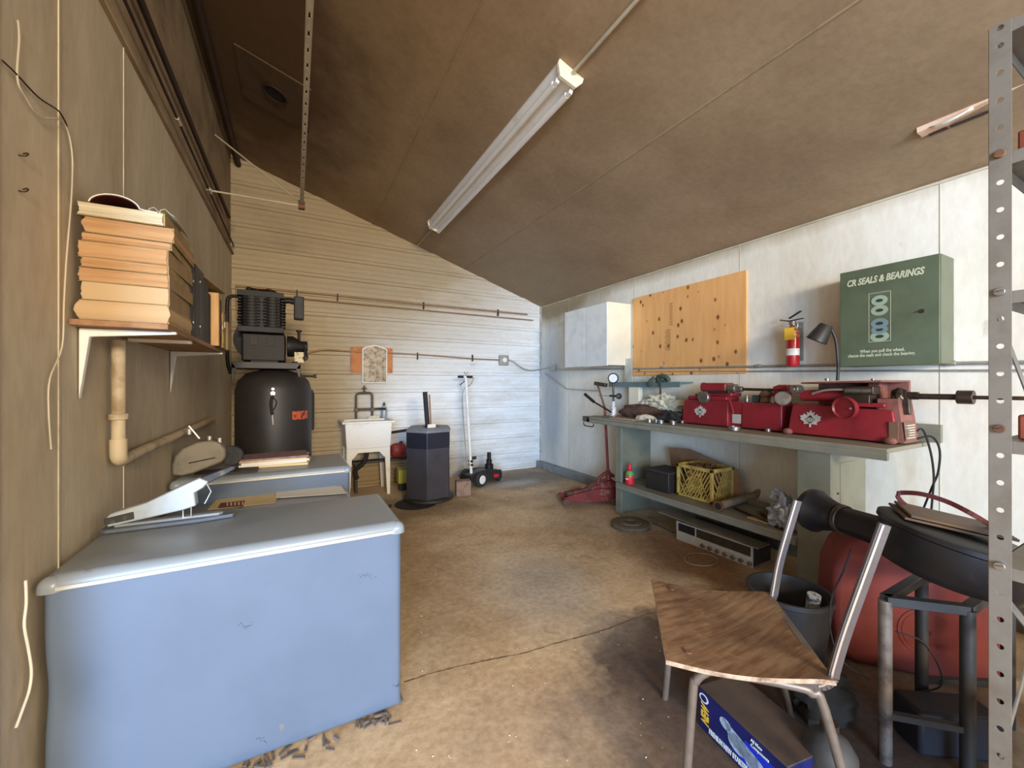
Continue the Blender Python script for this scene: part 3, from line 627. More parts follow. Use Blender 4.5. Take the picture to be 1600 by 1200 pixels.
# curled magazine on top
t = thing('curled_magazine', 'maroon magazine curled open on top of the catalogue stack', 'magazine', (-.5,1.85,z))
arc = []; n = 16
for k in range(n+1):
    a = math.pi*(1-k/n); arc.append((-.54+.052*math.cos(a)+ (0.02*k/n), 1.822, z+.004+.034*math.sin(a)))
arc += [(-.45,1.822,z+.001),(-.42,1.822,z+.0005)]
def ribbon(path, ext, th):
    mb = MB(); e = Vector(ext); V = []
    for i, p in enumerate(path):
        p = Vector(p); a = Vector(path[max(i-1,0)]); b = Vector(path[min(i+1,len(path)-1)]); nrm = (b-a).cross(e).normalized()*th
        V += [p, p+e, p+e+nrm, p+nrm]
    F = [(4*k+i, 4*k+(i+1) % 4, 4*k+4+(i+1) % 4, 4*k+4+i) for k in range(len(path)-1) for i in range(4)] + [(3,2,1,0), tuple(len(V)-4+i for i in range(4))]
    return mb.add(V, F)
obj('cover', ribbon(arc, (0,.2,0), .003), sheet, t)
arc2 = [(p[0]*.96-.0216, p[1]+.001, z+(p[2]-z)*.90) for p in arc[:n+1]]
obj('inner_page', ribbon(arc2, (0,.18,0), .002), maroon, t)
for i, (dx, lab) in enumerate(((0,'left curled paper sheet standing up on the catalogue stack'),(.03,'right curled paper sheet at the outer edge of catalogue stack'))):
    o = obj('paper_scrap', ribbon([(-.45+dx,1.84,z+.002),(-.445+dx,1.84,z+.018),(-.433+dx,1.84,z+.024),(-.42+dx,1.84,z+.010),(-.407+dx,1.84,z+.002)], (0,.24,0), .001), cloth)
    tag(o, lab, 'paper', 'curled papers on the catalogue stack')
# upright binders, boards and leaning papers
def upright(name, y0, y1, h, m, label, cat, x1=XS-.004, x0=XL-.005, lean=0, rings=False):
    t = thing(name, label, cat, ((x0+x1)/2,(y0+y1)/2,ZS+.001), group='upright binders and books on the wall shelf')
    mb = MB(); z0_ = ZS+.001
    mb.prism([(x1,y0,z0_),(x1,y1,z0_),(x1,y1+lean,z0_+h),(x1,y0+lean,z0_+h)], (x0-x1,0,0)); obj('cover', mb, m, t, bevel=.003)
    if rings:
        for zz1 in (z0_+.06, z0_+h-.06): obj('rivet', MB().cyl((x1-.001,(y0+y1)/2,zz1),(x1+.003,(y0+y1)/2,zz1),.006,n=12), chrome, t)
        obj('spine_rib', MB().box((x1,(y0+y1)/2-.002+.01,z0_+.02),(x1+.0025,(y0+y1)/2+.003+.01,z0_+h-.02)), greybox, t)
    return t
upright('ring_binder', 2.17,2.26,.30, greybox, 'dark grey binder touching the catalogue stack, chrome rivets', 'binder', rings=True)
upright('ring_binder', 2.264,2.46,.33, black, 'widest black binder, second from the catalogue stack', 'binder', rings=True)
upright('ring_binder', 2.464,2.58,.30, greybox, 'dark grey binder third from the catalogue stack', 'binder', x1=XS-.006)
upright('ring_binder', 2.584,2.68,.27, blackdull, 'black binder next to the bare pine board', 'binder', x1=XS-.010)
o = obj('pine_board', MB().box((XL+.01,2.70,ZS+.001),(XS+.022,2.735,ZS+.29)), rawwood, bevel=.002); tag(o, 'bare pine board standing upright among books on shelf', 'board')
upright('old_book', 2.745,2.83,.27, brown_rag, 'dark brown tall book right behind the pine board', 'book', x1=XS+.018)
upright('old_book', 2.835,2.90,.20, cover2, 'ochre worn book with small picture panel on spine', 'book', x1=XS+.026)
upright('old_book', 2.905,2.97,.22, cover, 'tan worn book two places behind the pine board', 'book', x1=XS+.02)
upright('old_book', 2.975,3.04,.17, cover2, 'shorter ochre book toward the far end of shelf', 'book', x1=XS+.03)
upright('old_book', 3.045,3.12,.13, cover, 'lowest tan book at the far end of wall shelf', 'book', x1=XS+.03)
for i, (y, zz1, m, s) in enumerate(((2.82,.025,yellowp,.045),(2.80,.10,sheet,.02),(2.88,.12,sheet,.03))):
    o = obj('tag', MB().box((XS+.0265,y-s/2,ZS+zz1),(XS+.0285,y+s/2,ZS+zz1+s*1.1)), m); tag(o, ('bright yellow square tag hanging near shelf edge','small white square sticker above the yellow tag','white torn sticker on ochre book spine')[i], 'tag')
o = obj('folded_sheet', ribbon([(-.47,2.34,ZS+.334),(-.43,2.42,ZS+.345),(-.385,2.60,ZS+.325),(-.345,2.80,ZS+.305)], (-.09,.01,.0), .003), cover2); tag(o, 'loose folded leaflet poking out above the black binders', 'leaflet')
o = obj('torn_booklet', MB().blob((XS-.02,3.05,ZS+.02),(.03,.05,.03),5,.5,3,flat=ZS+.001), cloth); tag(o, 'crumpled pale paper at far front corner of shelf', 'paper')

# ---------------------------------------------------------------- air compressor
cx, cy, rr = -.15, 4.02, .285
t = thing('air_compressor', 'tall black vertical-tank air compressor in far left corner', 'air compressor', (cx,cy,0))
obj('tank', MB().lathe([(.02,.16),(.16,.175),(.25,.215),(rr,.29),(rr,1.22),(.265,1.30),(.21,1.36),(.10,1.395),(.02,1.40)], (cx,cy,0), n=48), black, t, angle=50)
for a in (45,135,225,315):
    x = cx+.23*math.cos(R(a)); y = cy+.23*math.sin(R(a)); obj('leg', MB().box((x-.03,y-.03,0),(x+.03,y+.03,.26)), black, t, bevel=.003)
obj('platform', MB().prism([(-.435,cy-.20,1.40),(.045,cy-.20,1.40),(.045,cy-.20,1.452),(-.435,cy-.20,1.452)], (0,.40,0)).prism([(-.435,cy-.20,1.452),(-.435,cy-.20,1.30),(-.42,cy-.2,1.30),(-.40,cy-.20,1.40)], (0,.01,0)).prism([(.045,cy-.20,1.452),(.045,cy-.20,1.33),(.03,cy-.2,1.33),(.01,cy-.20,1.40)], (0,.01,0)), black, t, bevel=.003)
obj('crankcase', MB().box((-.375,cy-.13,1.462),(-.065,cy+.12,1.69)), castiron, t, bevel=.012)
obj('crankcase_foot', MB().box((-.31,cy-.15,1.452),(-.12,cy+.14,1.466)), castiron, t)
for x in (-.315,-.20): obj('cover_panel', MB().box((x,cy-.137,1.59),(x+.055,cy-.128,1.665)), greybox, t, bevel=.002)
obj('cylinder_base', MB().box((-.40,cy-.14,1.70),(-.08,cy+.12,1.745)), greybox, t, bevel=.004)
fin = MB()
for k in range(10):
    z = 1.755+.0245*k; w_ = .155+(.008 if k % 2 else 0)
    for sx in (-.075,.075): fin.cyl((cx-.09+sx,cy,z),(cx-.09+sx,cy,z+.012), .098+.002*(k % 3), n=24)
    fin.box((cx-.09-.13-.03,cy-.07,z),(cx-.09+.16,cy+.07,z+.011))
obj('cooling_fins', fin, castiron, t)
obj('cylinder_block', MB().box((-.36,cy-.075,1.74),(-.11,cy+.075,2.0)).cyl((-.315,cy,1.74),(-.315,cy,2.0),.085).cyl((-.165,cy,1.74),(-.165,cy,2.0),.085), castiron, t)
obj('cylinder_head', MB().box((-.41,cy-.09,2.0),(-.08,cy+.09,2.045)).blob((-.24,cy,2.045),(.14,.08,.03),3,.3,3), castiron, t, bevel=.006)
for x in (-.33,-.19): obj('head_bolt', MB().cyl((x,cy-.05,2.045),(x,cy-.05,2.075),.018,n=8), castiron, t)
obj('intake_filter', MB().box((-.005,cy-.05,1.84),(.075,cy+.05,2.04)), greybox, t, bevel=.012)
obj('intake_pipe', MB().tube([(-.10,cy,1.99),(-.04,cy-.01,2.0),(.01,cy,1.99)], .024, 12), castiron, t)
obj('discharge_pipe', MB().tube([(-.40,cy,2.0),(-.47,cy,1.99),(-.485,cy,1.9),(-.485,cy,1.5),(-.46,cy-.02,1.36)], .014, 10, 3), castiron, t)
obj('motor', MB().lathe([(.02,0),(.09,.005),(.09,.05),(.05,.11),(.05,.16),(.02,.165)], (-.06,cy-.03,1.60), (1,0,0), 24), castiron, t)
obj('relief_valve', MB().cyl((.035,cy-.03,1.65),(.035,cy-.03,1.73),.012).cyl((.035,cy-.03,1.73),(.035,cy-.03,1.745),.022), castiron, t)
obj('flywheel', MB().cyl((-.27,cy+.13,1.66),(-.27,cy+.18,1.66),.19,n=40), castiron, t)
obj('nameplate', MB().box((.0,cy-.16,1.455),(.07,cy-.145,1.545), TRS((0,0,0))), mat('worn_plate', srgb(206,190,150), .5, sc=30, col2=srgb(70,60,50), thr=(.5,.55), bump=0), t, bevel=.002)
for k in range(3): obj('hose', MB().tube([(.07,cy-.1,1.62),(.08+.01*k,cy-.13,1.54-.02*k),(.05,cy-.15,1.47),(-.02,cy-.16,1.455)], .006, 8, 4), blackdull, t)
fy = cy-rr
obj('pressure_gauge', MB().cyl((cx+.0,fy-.02,1.20),(cx,fy+.02,1.20),.018).cyl((cx,fy-.02,1.235),(cx,fy-.005,1.235),.012), chrome, t, bevel=.002, label='small chrome and black valve fitting')
obj('drain_hose', MB().tube([(cx,fy-.01,1.19),(cx-.014,fy-.014,1.12),(cx-.004,fy-.014,1.03)], .011, 10, 3).tube([(cx,fy-.01,1.17),(cx+.026,fy-.014,1.13),(cx+.006,fy-.014,1.07)], .004, 8, 3), blackdull, t)
obj('pull_handle', MB().tube([(cx-.004,fy-.014,1.03),(cx,fy-.014,.95)], .006, 8), chrome, t)
def onCyl(a, z, r=rr+.002): return Vector((cx+r*math.cos(R(a)), cy+r*math.sin(R(a)), z))
lab = MB()
for k in range(8):
    a0, a1 = -62+4*k, -58+4*k; lab.add([onCyl(a0,.98), onCyl(a1,.98), onCyl(a1,1.05), onCyl(a0,1.05)], [(0,1,2,3)])
obj('warning_label', lab, mat('orange_label', srgb(196,92,60), .5, sc=40, col2=srgb(90,50,40), thr=(.5,.56), stretch=(1,1,1), bump=0), t)
obj('side_filter', MB().lathe([(.01,0),(.06,.01),(.065,.05),(.065,.34),(.05,.38),(.01,.39)], (.10,cy+.16,.84), n=24), greybox, t)
obj('side_valve', MB().tube([(.06,cy,1.345),(.16,cy,1.345)], .010, 8).cyl((.15,cy,1.345),(.175,cy,1.345),.016), black, t)

# ---------------------------------------------------------------- laundry sink
t = thing('laundry_sink', 'white plastic laundry tub on splayed legs at back wall', 'sink', (.73,5.0,0))
x0, x1, y0, y1, zr_ = .46, 1.03, 4.76, 5.24, .855
def taper(a, b, c, d, z0, z1, ins): # tapered box
    return [(a+ins,c+ins,z0),(b-ins,c+ins,z0),(b-ins,d-ins,z0),(a+ins,d-ins,z0),(a,c,z1),(b,c,z1),(b,d,z1),(a,d,z1)]
Fq = [(0,1,5,4),(1,2,6,5),(2,3,7,6),(3,0,4,7)]
o_ = taper(x0+.03,x1-.03,y0+.02,y1-.02,.545,zr_-.02,.018); i_ = taper(x0+.05,x1-.05,y0+.04,y1-.04,.57,zr_-.001,.02)
mb = MB().add(o_, Fq+[(3,2,1,0)]).add(i_, [(4,5,1,0),(5,6,2,1),(6,7,3,2),(7,4,0,3),(0,1,2,3)])
obj('basin', mb, grime_white, t, bevel=.008, recalc=False)
rim = MB().box((x0,y0,zr_-.022),(x1,y0+.045,zr_)).box((x0,y1-.10,zr_-.022),(x1,y1,zr_)).box((x0,y0+.045,zr_-.022),(x0+.05,y1-.10,zr_)).box((x1-.05,y0+.045,zr_-.022),(x1,y1-.10,zr_))
obj('rim', rim, grime_white, t, bevel=.003)
apr = [(x0+.055,y0+.045,.555),(x1-.055,y0+.045,.555),(x1-.055,y0+.045,.42),(x1-.12,y0+.045,.44),(x1-.17,y0+.045,.50),(x0+.17,y0+.045,.50),(x0+.12,y0+.045,.44),(x0+.055,y0+.045,.42)]
obj('apron', MB().prism(apr, (0,.012,0)), grime_white, t, bevel=.002, smooth=False)
for sx, xx in ((-1,x0+.06),(1,x1-.06)):
    for sy, yy in ((-1,y0+.05),(1,y1-.06)):
        k = .02*sx; mb = MB().prism([(xx+sx*.012,yy,.56),(xx-sx*.065,yy,.56),(xx-sx*.045,yy,.42),(xx-sx*.022,yy,0),(xx+sx*.012,yy,0)], (0,.035,0)); obj('leg', mb, grime_white, t, bevel=.003)
t = thing('sink_faucet', 'old dark wall faucet loop above the laundry tub', 'faucet', (.76,5.2,.86))
ya = 5.18
obj('pipe_loop', MB().tube([(.655,ya,.86),(.655,ya,1.14),(.672,ya,1.165),(.70,ya,1.17),(.80,ya,1.17),(.828,ya,1.165),(.842,ya,1.14),(.842,ya,.86)], .012, 10), dsteel, t)
obj('tee', MB().cyl((.75,ya,1.16),(.75,ya,1.26),.010).cyl((.72,ya,1.225),(.78,ya,1.225),.006), dsteel, t)
obj('spout', MB().tube([(.64,ya,.97),(.85,ya,.97),(.93,ya-.03,.975),(.985,ya-.08,.97)], .012, 10), dsteel, t)
for x in (.655,.842): obj('valve', MB().cyl((x,ya-.03,.965),(x,ya+.01,.965),.022), dsteel, t, bevel=.003)
t = thing('soap_bottle', 'small clear pump bottle on right back of sink rim', 'bottle', (.985,5.19,.856))
obj('bottle', MB().lathe([(.001,0),(.034,.003),(.034,.11),(.026,.135),(.012,.145),(.012,.155)], (.985,5.19,.857), n=20), bottlem, t)
obj('cap', MB().cyl((.985,5.19,1.01),(.985,5.19,1.035),.015).cyl((.985,5.19,1.035),(.985,5.19,1.055),.006), greybox, t)
o = obj('soap_bar', MB().box((.47,4.80,.856),(.55,4.84,.866)), cream, bevel=.004); tag(o, 'flat cream bar lying on left front of sink rim', 'soap')
o = obj('wash_cloth', MB().blob((.86,5.17,.86),(.07,.035,.025),8,.4,3,flat=.856), cloth); tag(o, 'small crumpled white cloth at back of the sink rim', 'cloth')
o = obj('sink_hose', MB().tube([(.72,4.95,.56),(.74,4.93,.46),(.70,4.92,.36),(.62,4.95,.28),(.64,4.98,.18)], .025, 12, 4), blackdull); tag(o, 'black drain hose under the laundry tub', 'hose')
# under/behind the sink: shelf plank with red cans and yellow box
o = obj('low_plank', MB().box((.60,4.99,.345),(1.32,5.12,.368)).box((.62,5.0,0),(.65,5.1,.345)).box((1.25,5.0,0),(1.28,5.1,.345)), black, bevel=.003); tag(o, 'low dark plank stand running behind the sink legs', 'stand')
o = obj('long_bar', MB().bar((1.05,YB-.018,.66),(1.45,YB-.018,.70), .02, .02).bar((1.05,YB-.018,.645),(1.45,YB-.018,.682), .02, .015), darkpipe); tag(o, 'dark horizontal bars on wall between sink and bin', 'bar')
t = thing('gas_can', 'red fuel can between the laundry tub and bin', 'fuel can', (1.15,5.1,.37))
obj('can_body', MB().blob((1.13,5.06,.46),(.10,.05,.09),2,.12,1.5,flat=.369), mat('faded_fuel_red', srgb(150,50,44), .5, var=.2), t)
obj('cap', MB().cyl((1.16,5.05,.54),(1.16,5.05,.57),.02), greybox, t)
t = thing('spray_can', 'red and blue round container next to the fuel can', 'container', (1.27,5.06,.37))
obj('container_body', MB().lathe([(.01,0),(.055,.01),(.06,.08),(.04,.14),(.01,.15)], (1.27,5.06,.37), n=20), mat('wine_red', srgb(140,40,50), .4, bump=0), t)
obj('label_band', MB().lathe([(.061,.04),(.061,.09)], (1.27,5.06,.37), n=20, open_=True), mat('violet_band', srgb(110,100,160), .4, bump=0), t)
t = thing('yellow_box', 'yellow plastic box on the floor behind octagonal bin', 'box', (1.15,5.05,0))
mb = MB().box((1.09,4.86,.10),(1.42,4.87,.26)).box((1.09,4.97,.10),(1.42,4.98,.26)).box((1.09,4.87,.10),(1.10,4.97,.26)).box((1.41,4.87,.10),(1.42,4.97,.26)).box((1.09,4.86,.09),(1.42,4.98,.10))
obj('tub', mb, yellowp, t, bevel=.002); obj('rim', MB().box((1.075,4.85,.255),(1.435,4.86,.272)), mat('olive_rim', srgb(120,120,60), .5), t)
obj('stand', MB().box((1.11,4.88,0),(1.40,4.96,.09)), greybox, t)

# mirror and plywood behind it
t = thing('plywood_backer', 'orange plywood piece on back wall behind the mirror', 'board', (.85,YB-.03,1.4))
obj('panel', MB().box((.605,YB-.034,1.415),(1.105,YB-.018,1.735)), orangewood, t, bevel=.002)
for x in (.625,1.085):
    for z in (1.44,1.71): obj('screw', MB().cyl((x,YB-.037,z),(x,YB-.033,z),.006,n=10), darkpipe, t)
t = thing('wall_mirror', 'dirty arched-top mirror with pale frame on back wall', 'mirror', (.89,YB-.05,1.29))
pf = [(.735,1.285),(1.035,1.285),(1.035,1.715),(.98,1.745),(.885,1.765),(.79,1.745),(.735,1.715)]
obj('frame', MB().prism([(x,YB-.052,z) for x, z in pf], (0,.017,0)), white, t, bevel=.002)
ci = (.885,1.52); pg = [(ci[0]+(x-ci[0])*.92, ci[1]+(z-ci[1])*.945) for x, z in pf]
obj('glass', MB().prism([(x,YB-.055,z) for x, z in pg], (0,.003,0)), mirror_m, t)

# ---------------------------------------------------------------- waste bin (hexagonal)
bx, by, br = 1.325, 4.42, .262
t = thing('waste_bin', 'dark grey six-sided waste bin with pale flat top', 'waste bin', (bx,by,0))
a0 = math.degrees(math.atan2(-by, -bx)) - 4
hx = lambda r, z, ph=0: [(bx+r*math.cos(R(a0+60*k)), by+r*math.sin(R(a0+60*k)), z) for k in range(6)]
obj('lower_body', MB().add(hx(br,.03)+hx(br,.60), [(i,(i+1)%6,6+(i+1)%6,6+i) for i in range(6)]+[(5,4,3,2,1,0)]), mat('bin_charcoal', srgb(62,60,66), .45, var=.1, sc=8, bump=.05), t, bevel=.008)
obj('upper_band', MB().add(hx(br+.004,.585)+hx(br+.004,.765), [(i,(i+1)%6,6+(i+1)%6,6+i) for i in range(6)]), mat('bin_black', srgb(40,40,50), .35, var=.1, sc=8, bump=.03), t, bevel=.006)
ring = hx(br+.008,.755)+hx(br+.008,.775)+hx(br-.025,.805)+[(bx+.14*math.cos(R(a0+60*k)), by+.14*math.sin(R(a0+60*k)), .80) for k in range(6)]+[(bx+.13*math.cos(R(a0+60*k)), by+.13*math.sin(R(a0+60*k)), .70) for k in range(6)]
obj('top_cover', MB().add(ring, [(6*j+i,6*j+(i+1)%6,6*j+6+(i+1)%6,6*j+6+i) for j in range(4) for i in range(6)]), mat('bin_top_grey', srgb(120,120,124), .5, var=.12, sc=8, bump=.04), t, bevel=.004)
obj('inner_bottom', MB().cyl((bx,by,.62),(bx,by,.63),.2), gasket, t)
obj('base_ring', MB().lathe([(.27,0),(.275,.006),(.275,.03),(.25,.035)], (bx,by,.008), n=40), black, t)
o = obj('pole_end', MB().cyl((bx-.01,by-.03,.64),(bx-.05,by-.02,1.19),.026), blackdull); tag(o, 'black foam-covered pole sticking out of waste bin', 'pole')
o = obj('wood_lath', MB().bar((bx+.035,by,.64),(bx+.012,by+.02,1.16),.022,.012,(1,0,0)), woodd); tag(o, 'thin brown wooden lath standing in the waste bin', 'lath')
o = obj('paper_sheet', MB().box((-.05,-.003,0),(.05,.003,.14), TRS((bx-.01,by-.10,.70), R(15), R(10))), sheet); tag(o, 'crumpled white paper sheet tucked in waste bin opening', 'paper')
o = obj('mat', MB().lathe([(.20,0),(.22,.002),(.22,.005),(.20,.007)], (1.14,4.27,.0), n=40), blackdull); tag(o, 'flat dark round mat partly beneath the waste bin', 'mat')
o = obj('bar_hook', MB().tube([(.88,4.30,.012),(.84,4.22,.012),(.80,4.20,.012),(.76,4.28,.012)], .012, 8, 3), darkpipe); tag(o, 'small dark bent bar on the floor near sink leg', 'bar')
o = obj('wood_block', MB().box((-.085,-.06,0),(.085,.06,.17), TRS((1.71,4.36,0), R(-14))), mat('old_block', srgb(142,116,100), .85, sc=14, col2=srgb(104,80,66), bump=.3), bevel=.006); tag(o, 'brown weathered wooden block on floor right of waste bin', 'wood block')

# ---------------------------------------------------------------- black transmission/floor jack with white handle
jx, jy = 1.98, 4.66
t = thing('floor_jack', 'black trolley jack with tall white T-handle at back wall', 'floor jack', (2.15,4.75,0))
d = Vector((.93,.36,0)).normalized(); nrm = Vector((-d.y,d.x,0)); J = lambda a, b, z: Vector((1.97,4.70,0)) + d*a + nrm*b + Vector((0,0,z))
for b in (-.10,.10):
    prof_ = [(-.12,.07),(-.12,.16),(.0,.19),(.18,.19),(.42,.15),(.44,.12),(.44,.035),(.38,.03),(.1,.05)]
    obj('side_plate', MB().prism([J(a,b-.004,z) for a, z in prof_], nrm*.012), black, t, bevel=.003)
obj('deck', MB().prism([J(a,-.10,z) for a, z in ((-.10,.15),(.18,.185),(.42,.145),(.42,.135),(.18,.17),(-.10,.14))], nrm*.2), black, t)
for b in (-.15,.12):
    wh = obj('wheel', MB().lathe([(.03,0),(.06,.002),(.085,.004),(.095,.015),(.095,.045),(.085,.052),(.03,.054)], J(.02,b,.095)-nrm*.01, nrm, 32), tyre, t)
    obj('hub', MB().lathe([(.008,0),(.03,-.002),(.055,.004),(.058,.01)], J(.02,b,.095)-nrm*.012, nrm, 24), white, wh)
obj('front_caster', MB().cyl(J(.40,-.09,.03), J(.40,.09,.03), .03), blackdull, t)
obj('brand_plate', MB().prism([J(a,-.116,z) for a, z in ((.27,.075),(.36,.068),(.36,.105),(.27,.115))], nrm*.003), redplastic, t)
obj('lift_ram', MB().cyl(J(.30,0,.15), J(.30,0,.23), .055).cyl(J(.30,0,.23), J(.30,0,.29), .036).cyl(J(.30,0,.29), J(.30,0,.38), .026), castiron, t, bevel=.004)
h0 = J(-.02,0,.14); h1 = aY(728,588,4.95)
obj('handle_tube', MB().tube([h0, h0.lerp(h1,.5), h1], .019, 12), white, t)
for k in (.22,.30): p = h0.lerp(h1,k*.45); obj('pinch_bolt', MB().cyl(p-nrm*.03, p+nrm*.03, .016), black, t)
obj('side_knob', MB().cyl(h0.lerp(h1,.16)+d*.03, h0.lerp(h1,.16)+d*.09, .02), greybox, t)
bar = [h1-Vector((.105,-.02,-.01)), h1+Vector((.085,-.02,.008))]
obj('t_bar', MB().tube(bar, .010, 10), white, t)
for a, b in ((bar[0], bar[0].lerp(bar[1],.38)), (bar[0].lerp(bar[1],.58), bar[1])): obj('grip', MB().tube([a,b], .017, 12), blackdull, t)
obj('top_knob', MB().cyl(h1+Vector((0,0,.02)), h1+Vector((0,0,.05)), .008).cyl(h1+Vector((0,0,.05)), h1+Vector((0,0,.075)), .024), galv, t, bevel=.003)
obj('release_lever', MB().tube([h1+Vector((-.01,0,-.04)), h1+Vector((-.05,-.01,-.07)), h1+Vector((-.09,-.01,-.10))], .006, 8), blackdull, t)
k0 = aY(738,595,4.95); obj('control_cable', MB().tube([k0, k0+Vector((-.05,0,-.05)), k0+Vector((-.115,0,-.09)), k0+Vector((-.14,0,-.25)), h0+Vector((-.08,0,.35)), h0+Vector((-.06,0,.1))], .007, 8, 5), galv, t)
obj('pedal_arm', MB().tube([k0+Vector((-.02,0,-.02)), k0+Vector((-.0,0,.01)), k0+Vector((.02,0,.06))], .010, 8), galv, t)
obj('rear_cross', MB().cyl(J(-.1,-.13,.12), J(-.1,.13,.12), .012), black, t)

# ---------------------------------------------------------------- red floor jack at the bench end
t = thing('floor_jack', 'dusty red floor jack on floor at far bench end', 'floor jack', (2.85,3.45,0))
A = Vector((2.50,3.54,0)); B = Vector((3.12,3.30,0)); d = (B-A).normalized(); nrm = Vector((-d.y,d.x,0)); Q = lambda a, b, z: A + d*a + nrm*b + Vector((0,0,z))
for b in (-.095,.095):
    obj('side_frame', MB().prism([Q(a,b-.006,z) for a, z in ((.02,.04),(.0,.075),(.08,.11),(.34,.17),(.58,.17),(.62,.12),(.62,.05),(.5,.03))], nrm*.012), jackred, t, bevel=.004)
obj('top_hood', MB().prism([Q(a,-.07,z) for a, z in ((.30,.16),(.36,.20),(.52,.25),(.62,.22),(.64,.10),(.30,.10))], nrm*.14), jackred, t, bevel=.02)
obj('lift_arm', MB().prism([Q(a,-.035,z) for a, z in ((.06,.08),(.10,.12),(.32,.16),(.36,.12),(.30,.08))], nrm*.07), redd, t, bevel=.01)
obj('saddle', MB().lathe([(.02,0),(.045,.01),(.05,.025),(.04,.03)], Q(.10,0,.10), n=20), rust, t)
for b in (-.135,.115): obj('front_wheel', MB().cyl(Q(.03,b,.04), Q(.03,b+.03,.04), .042, n=24), rust, t, bevel=.004)
for b in (-.12,.10): obj('rear_caster', MB().cyl(Q(.55,b,.035), Q(.55,b+.025,.035), .035, n=20), rust, t, bevel=.003)
obj('yoke', MB().tube([Q(.40,-.02,.2), Q(.42,-.02,.27), Q(.50,-.02,.32), Q(.58,-.02,.28)], .018, 10, 4), jackred, t)
hb = Q(.53,0,.20); ht = aX(945,635,2.98); ht2 = aX(933,597,2.98)
obj('socket', MB().cyl(hb, hb.lerp(ht,.18), .038, .022), jackred, t)
obj('handle_tube', MB().tube([hb.lerp(ht,.1), ht], .014, 12), jackred, t)
obj('handle_upper', MB().tube([ht, ht2], .011, 12), rust, t)

# ---------------------------------------------------------------- steel bench
FXb = 2.756
t = thing('steel_bench', 'long grey-green steel workbench along the right wall', 'workbench', (3.0,2.2,0))
obj('bench_top', MB().box((FXb,.935,.905),(3.33,3.43,.93)).box((FXb,.935,.865),(FXb+.025,3.43,.905)), bgreenL, t, bevel=.004)
obj('backsplash', MB().box((3.315,.88,.93),(3.33,3.43,1.035)).box((3.30,.88,.93),(3.315,1.3,1.035)), bgreen, t, bevel=.002)
obj('side_panel', MB().box((FXb+.03,3.0,0),(3.25,3.015,.865)).box((FXb+.03,2.94,0),(FXb+.05,3.0,.865)), bgreen, t, bevel=.003, smooth=False)
ped = thing_ = MB().box((FXb+.02,1.20,0),(FXb+.035,1.38,.865)).box((FXb+.035,1.365,0),(3.22,1.38,.865)).box((FXb+.035,1.20,0),(3.22,1.215,.865)).box((FXb+.13,1.195,.02),(FXb+.30,1.205,.80))
obj('pedestal', ped, bgreen, t, bevel=.003, smooth=False)
obj('lower_shelf', MB().box((FXb,1.38,.300),(3.22,2.985,.318)).box((FXb,1.38,.262),(FXb+.02,2.985,.300)), bgreenL, t, bevel=.003)
obj('rear_rail', MB().box((3.20,1.38,.30),(3.22,2.985,.36)), bgreen, t)
obj('end_cap', MB().box((FXb+.0,3.38,.872),(FXb+.20,3.50,.928)), mat('worn_brown_grey', srgb(96,76,70), .6, bump=.1, wear=srgb(190,180,164), wthr=(.58,.64)), t, bevel=.004)
obj('pull_handle', MB().tube([(FXb+.01,3.49,.865),(FXb+.01,3.485,.835),(FXb+.02,3.45,.825),(FXb+.03,3.36,.825),(FXb+.03,3.35,.86)], .006, 8, 3), dsteel, t)
for z in (.62,.40): obj('rivet', MB().cyl((FXb+.10,1.199,z),(FXb+.10,1.193,z),.006,n=10), dsteel, t)

ZB = .931
# items at the far end of the bench
g = thing('gauge_stand', 'pressure gauge on stem with black knob and clear jar', 'gauge', (3.0,3.1,ZB))
gp = Vector((2.98,3.02,0)); Xg = gp.x
gc = aX(958,589,Xg)
obj('gauge_body', MB().lathe([(.01,0),(.050,.0),(.056,.006),(.056,.03),(.05,.036),(.01,.036)], gc, (.8,.75,0), 32), black, g)
fc = gc - Vector((.8,.75,0)).normalized()*.001
obj('dial', MB().cyl(fc, fc-Vector((.8,.75,0)).normalized()*.002, .043, n=32), wprint, g)
nd = fc-Vector((.8,.75,0)).normalized()*.003
obj('needle', MB().bar(nd+Vector((-.006,.006,-.02)), nd+Vector((.008,-.008,.025)), .003, .001), black, g)
sx = gc + Vector((.012,.01,0))
obj('stem', MB().tube([sx+Vector((0,0,-.05)), Vector((sx.x,sx.y,ZB+.10))], .010, 10), dsteel, g)
kn = aX(966,617,Xg); obj('knob', MB().lathe([(.01,0),(.03,.004),(.032,.02),(.02,.03),(.01,.032)], kn, (-.3,-1,0), 20), black, g)
obj('side_rod', MB().tube([Vector((sx.x,sx.y,kn.z)), Vector((sx.x-.02,sx.y+.22,kn.z))], .004, 8), galv, g)
obj('cross_fitting', MB().tube([Vector((sx.x,sx.y+.05,kn.z)), kn], .012, 10), dsteel, g)
obj('jar', MB().lathe([(.01,0),(.032,.002),(.032,.10),(.022,.125),(.020,.16)], (sx.x,sx.y,ZB), n=20), mat('cloudy_jar', srgb(200,196,190), .25, sc=30, col2=srgb(160,90,84), thr=(.55,.6), bump=0), g)
g = thing('pry_handle', 'dark jack handle with grip leaning across bench end', 'handle', (2.95,3.2,ZB))
a = aX(914,614,2.93); b = aX(928,626,2.93); c = aX(955,642,2.95)
obj('grip', MB().tube([a,b], .017, 12), blackdull, g); obj('rod', MB().tube([b,c], .010, 10), dsteel, g)
g = thing('cap_end', 'dark square socket on rod end above bench end', 'socket', aX(940,597,2.985)); p = aX(930,597,2.985); q = aX(947,600,2.985)
obj('socket_head', MB().bar(p, q, .045, .04), dsteel, g, bevel=.006)
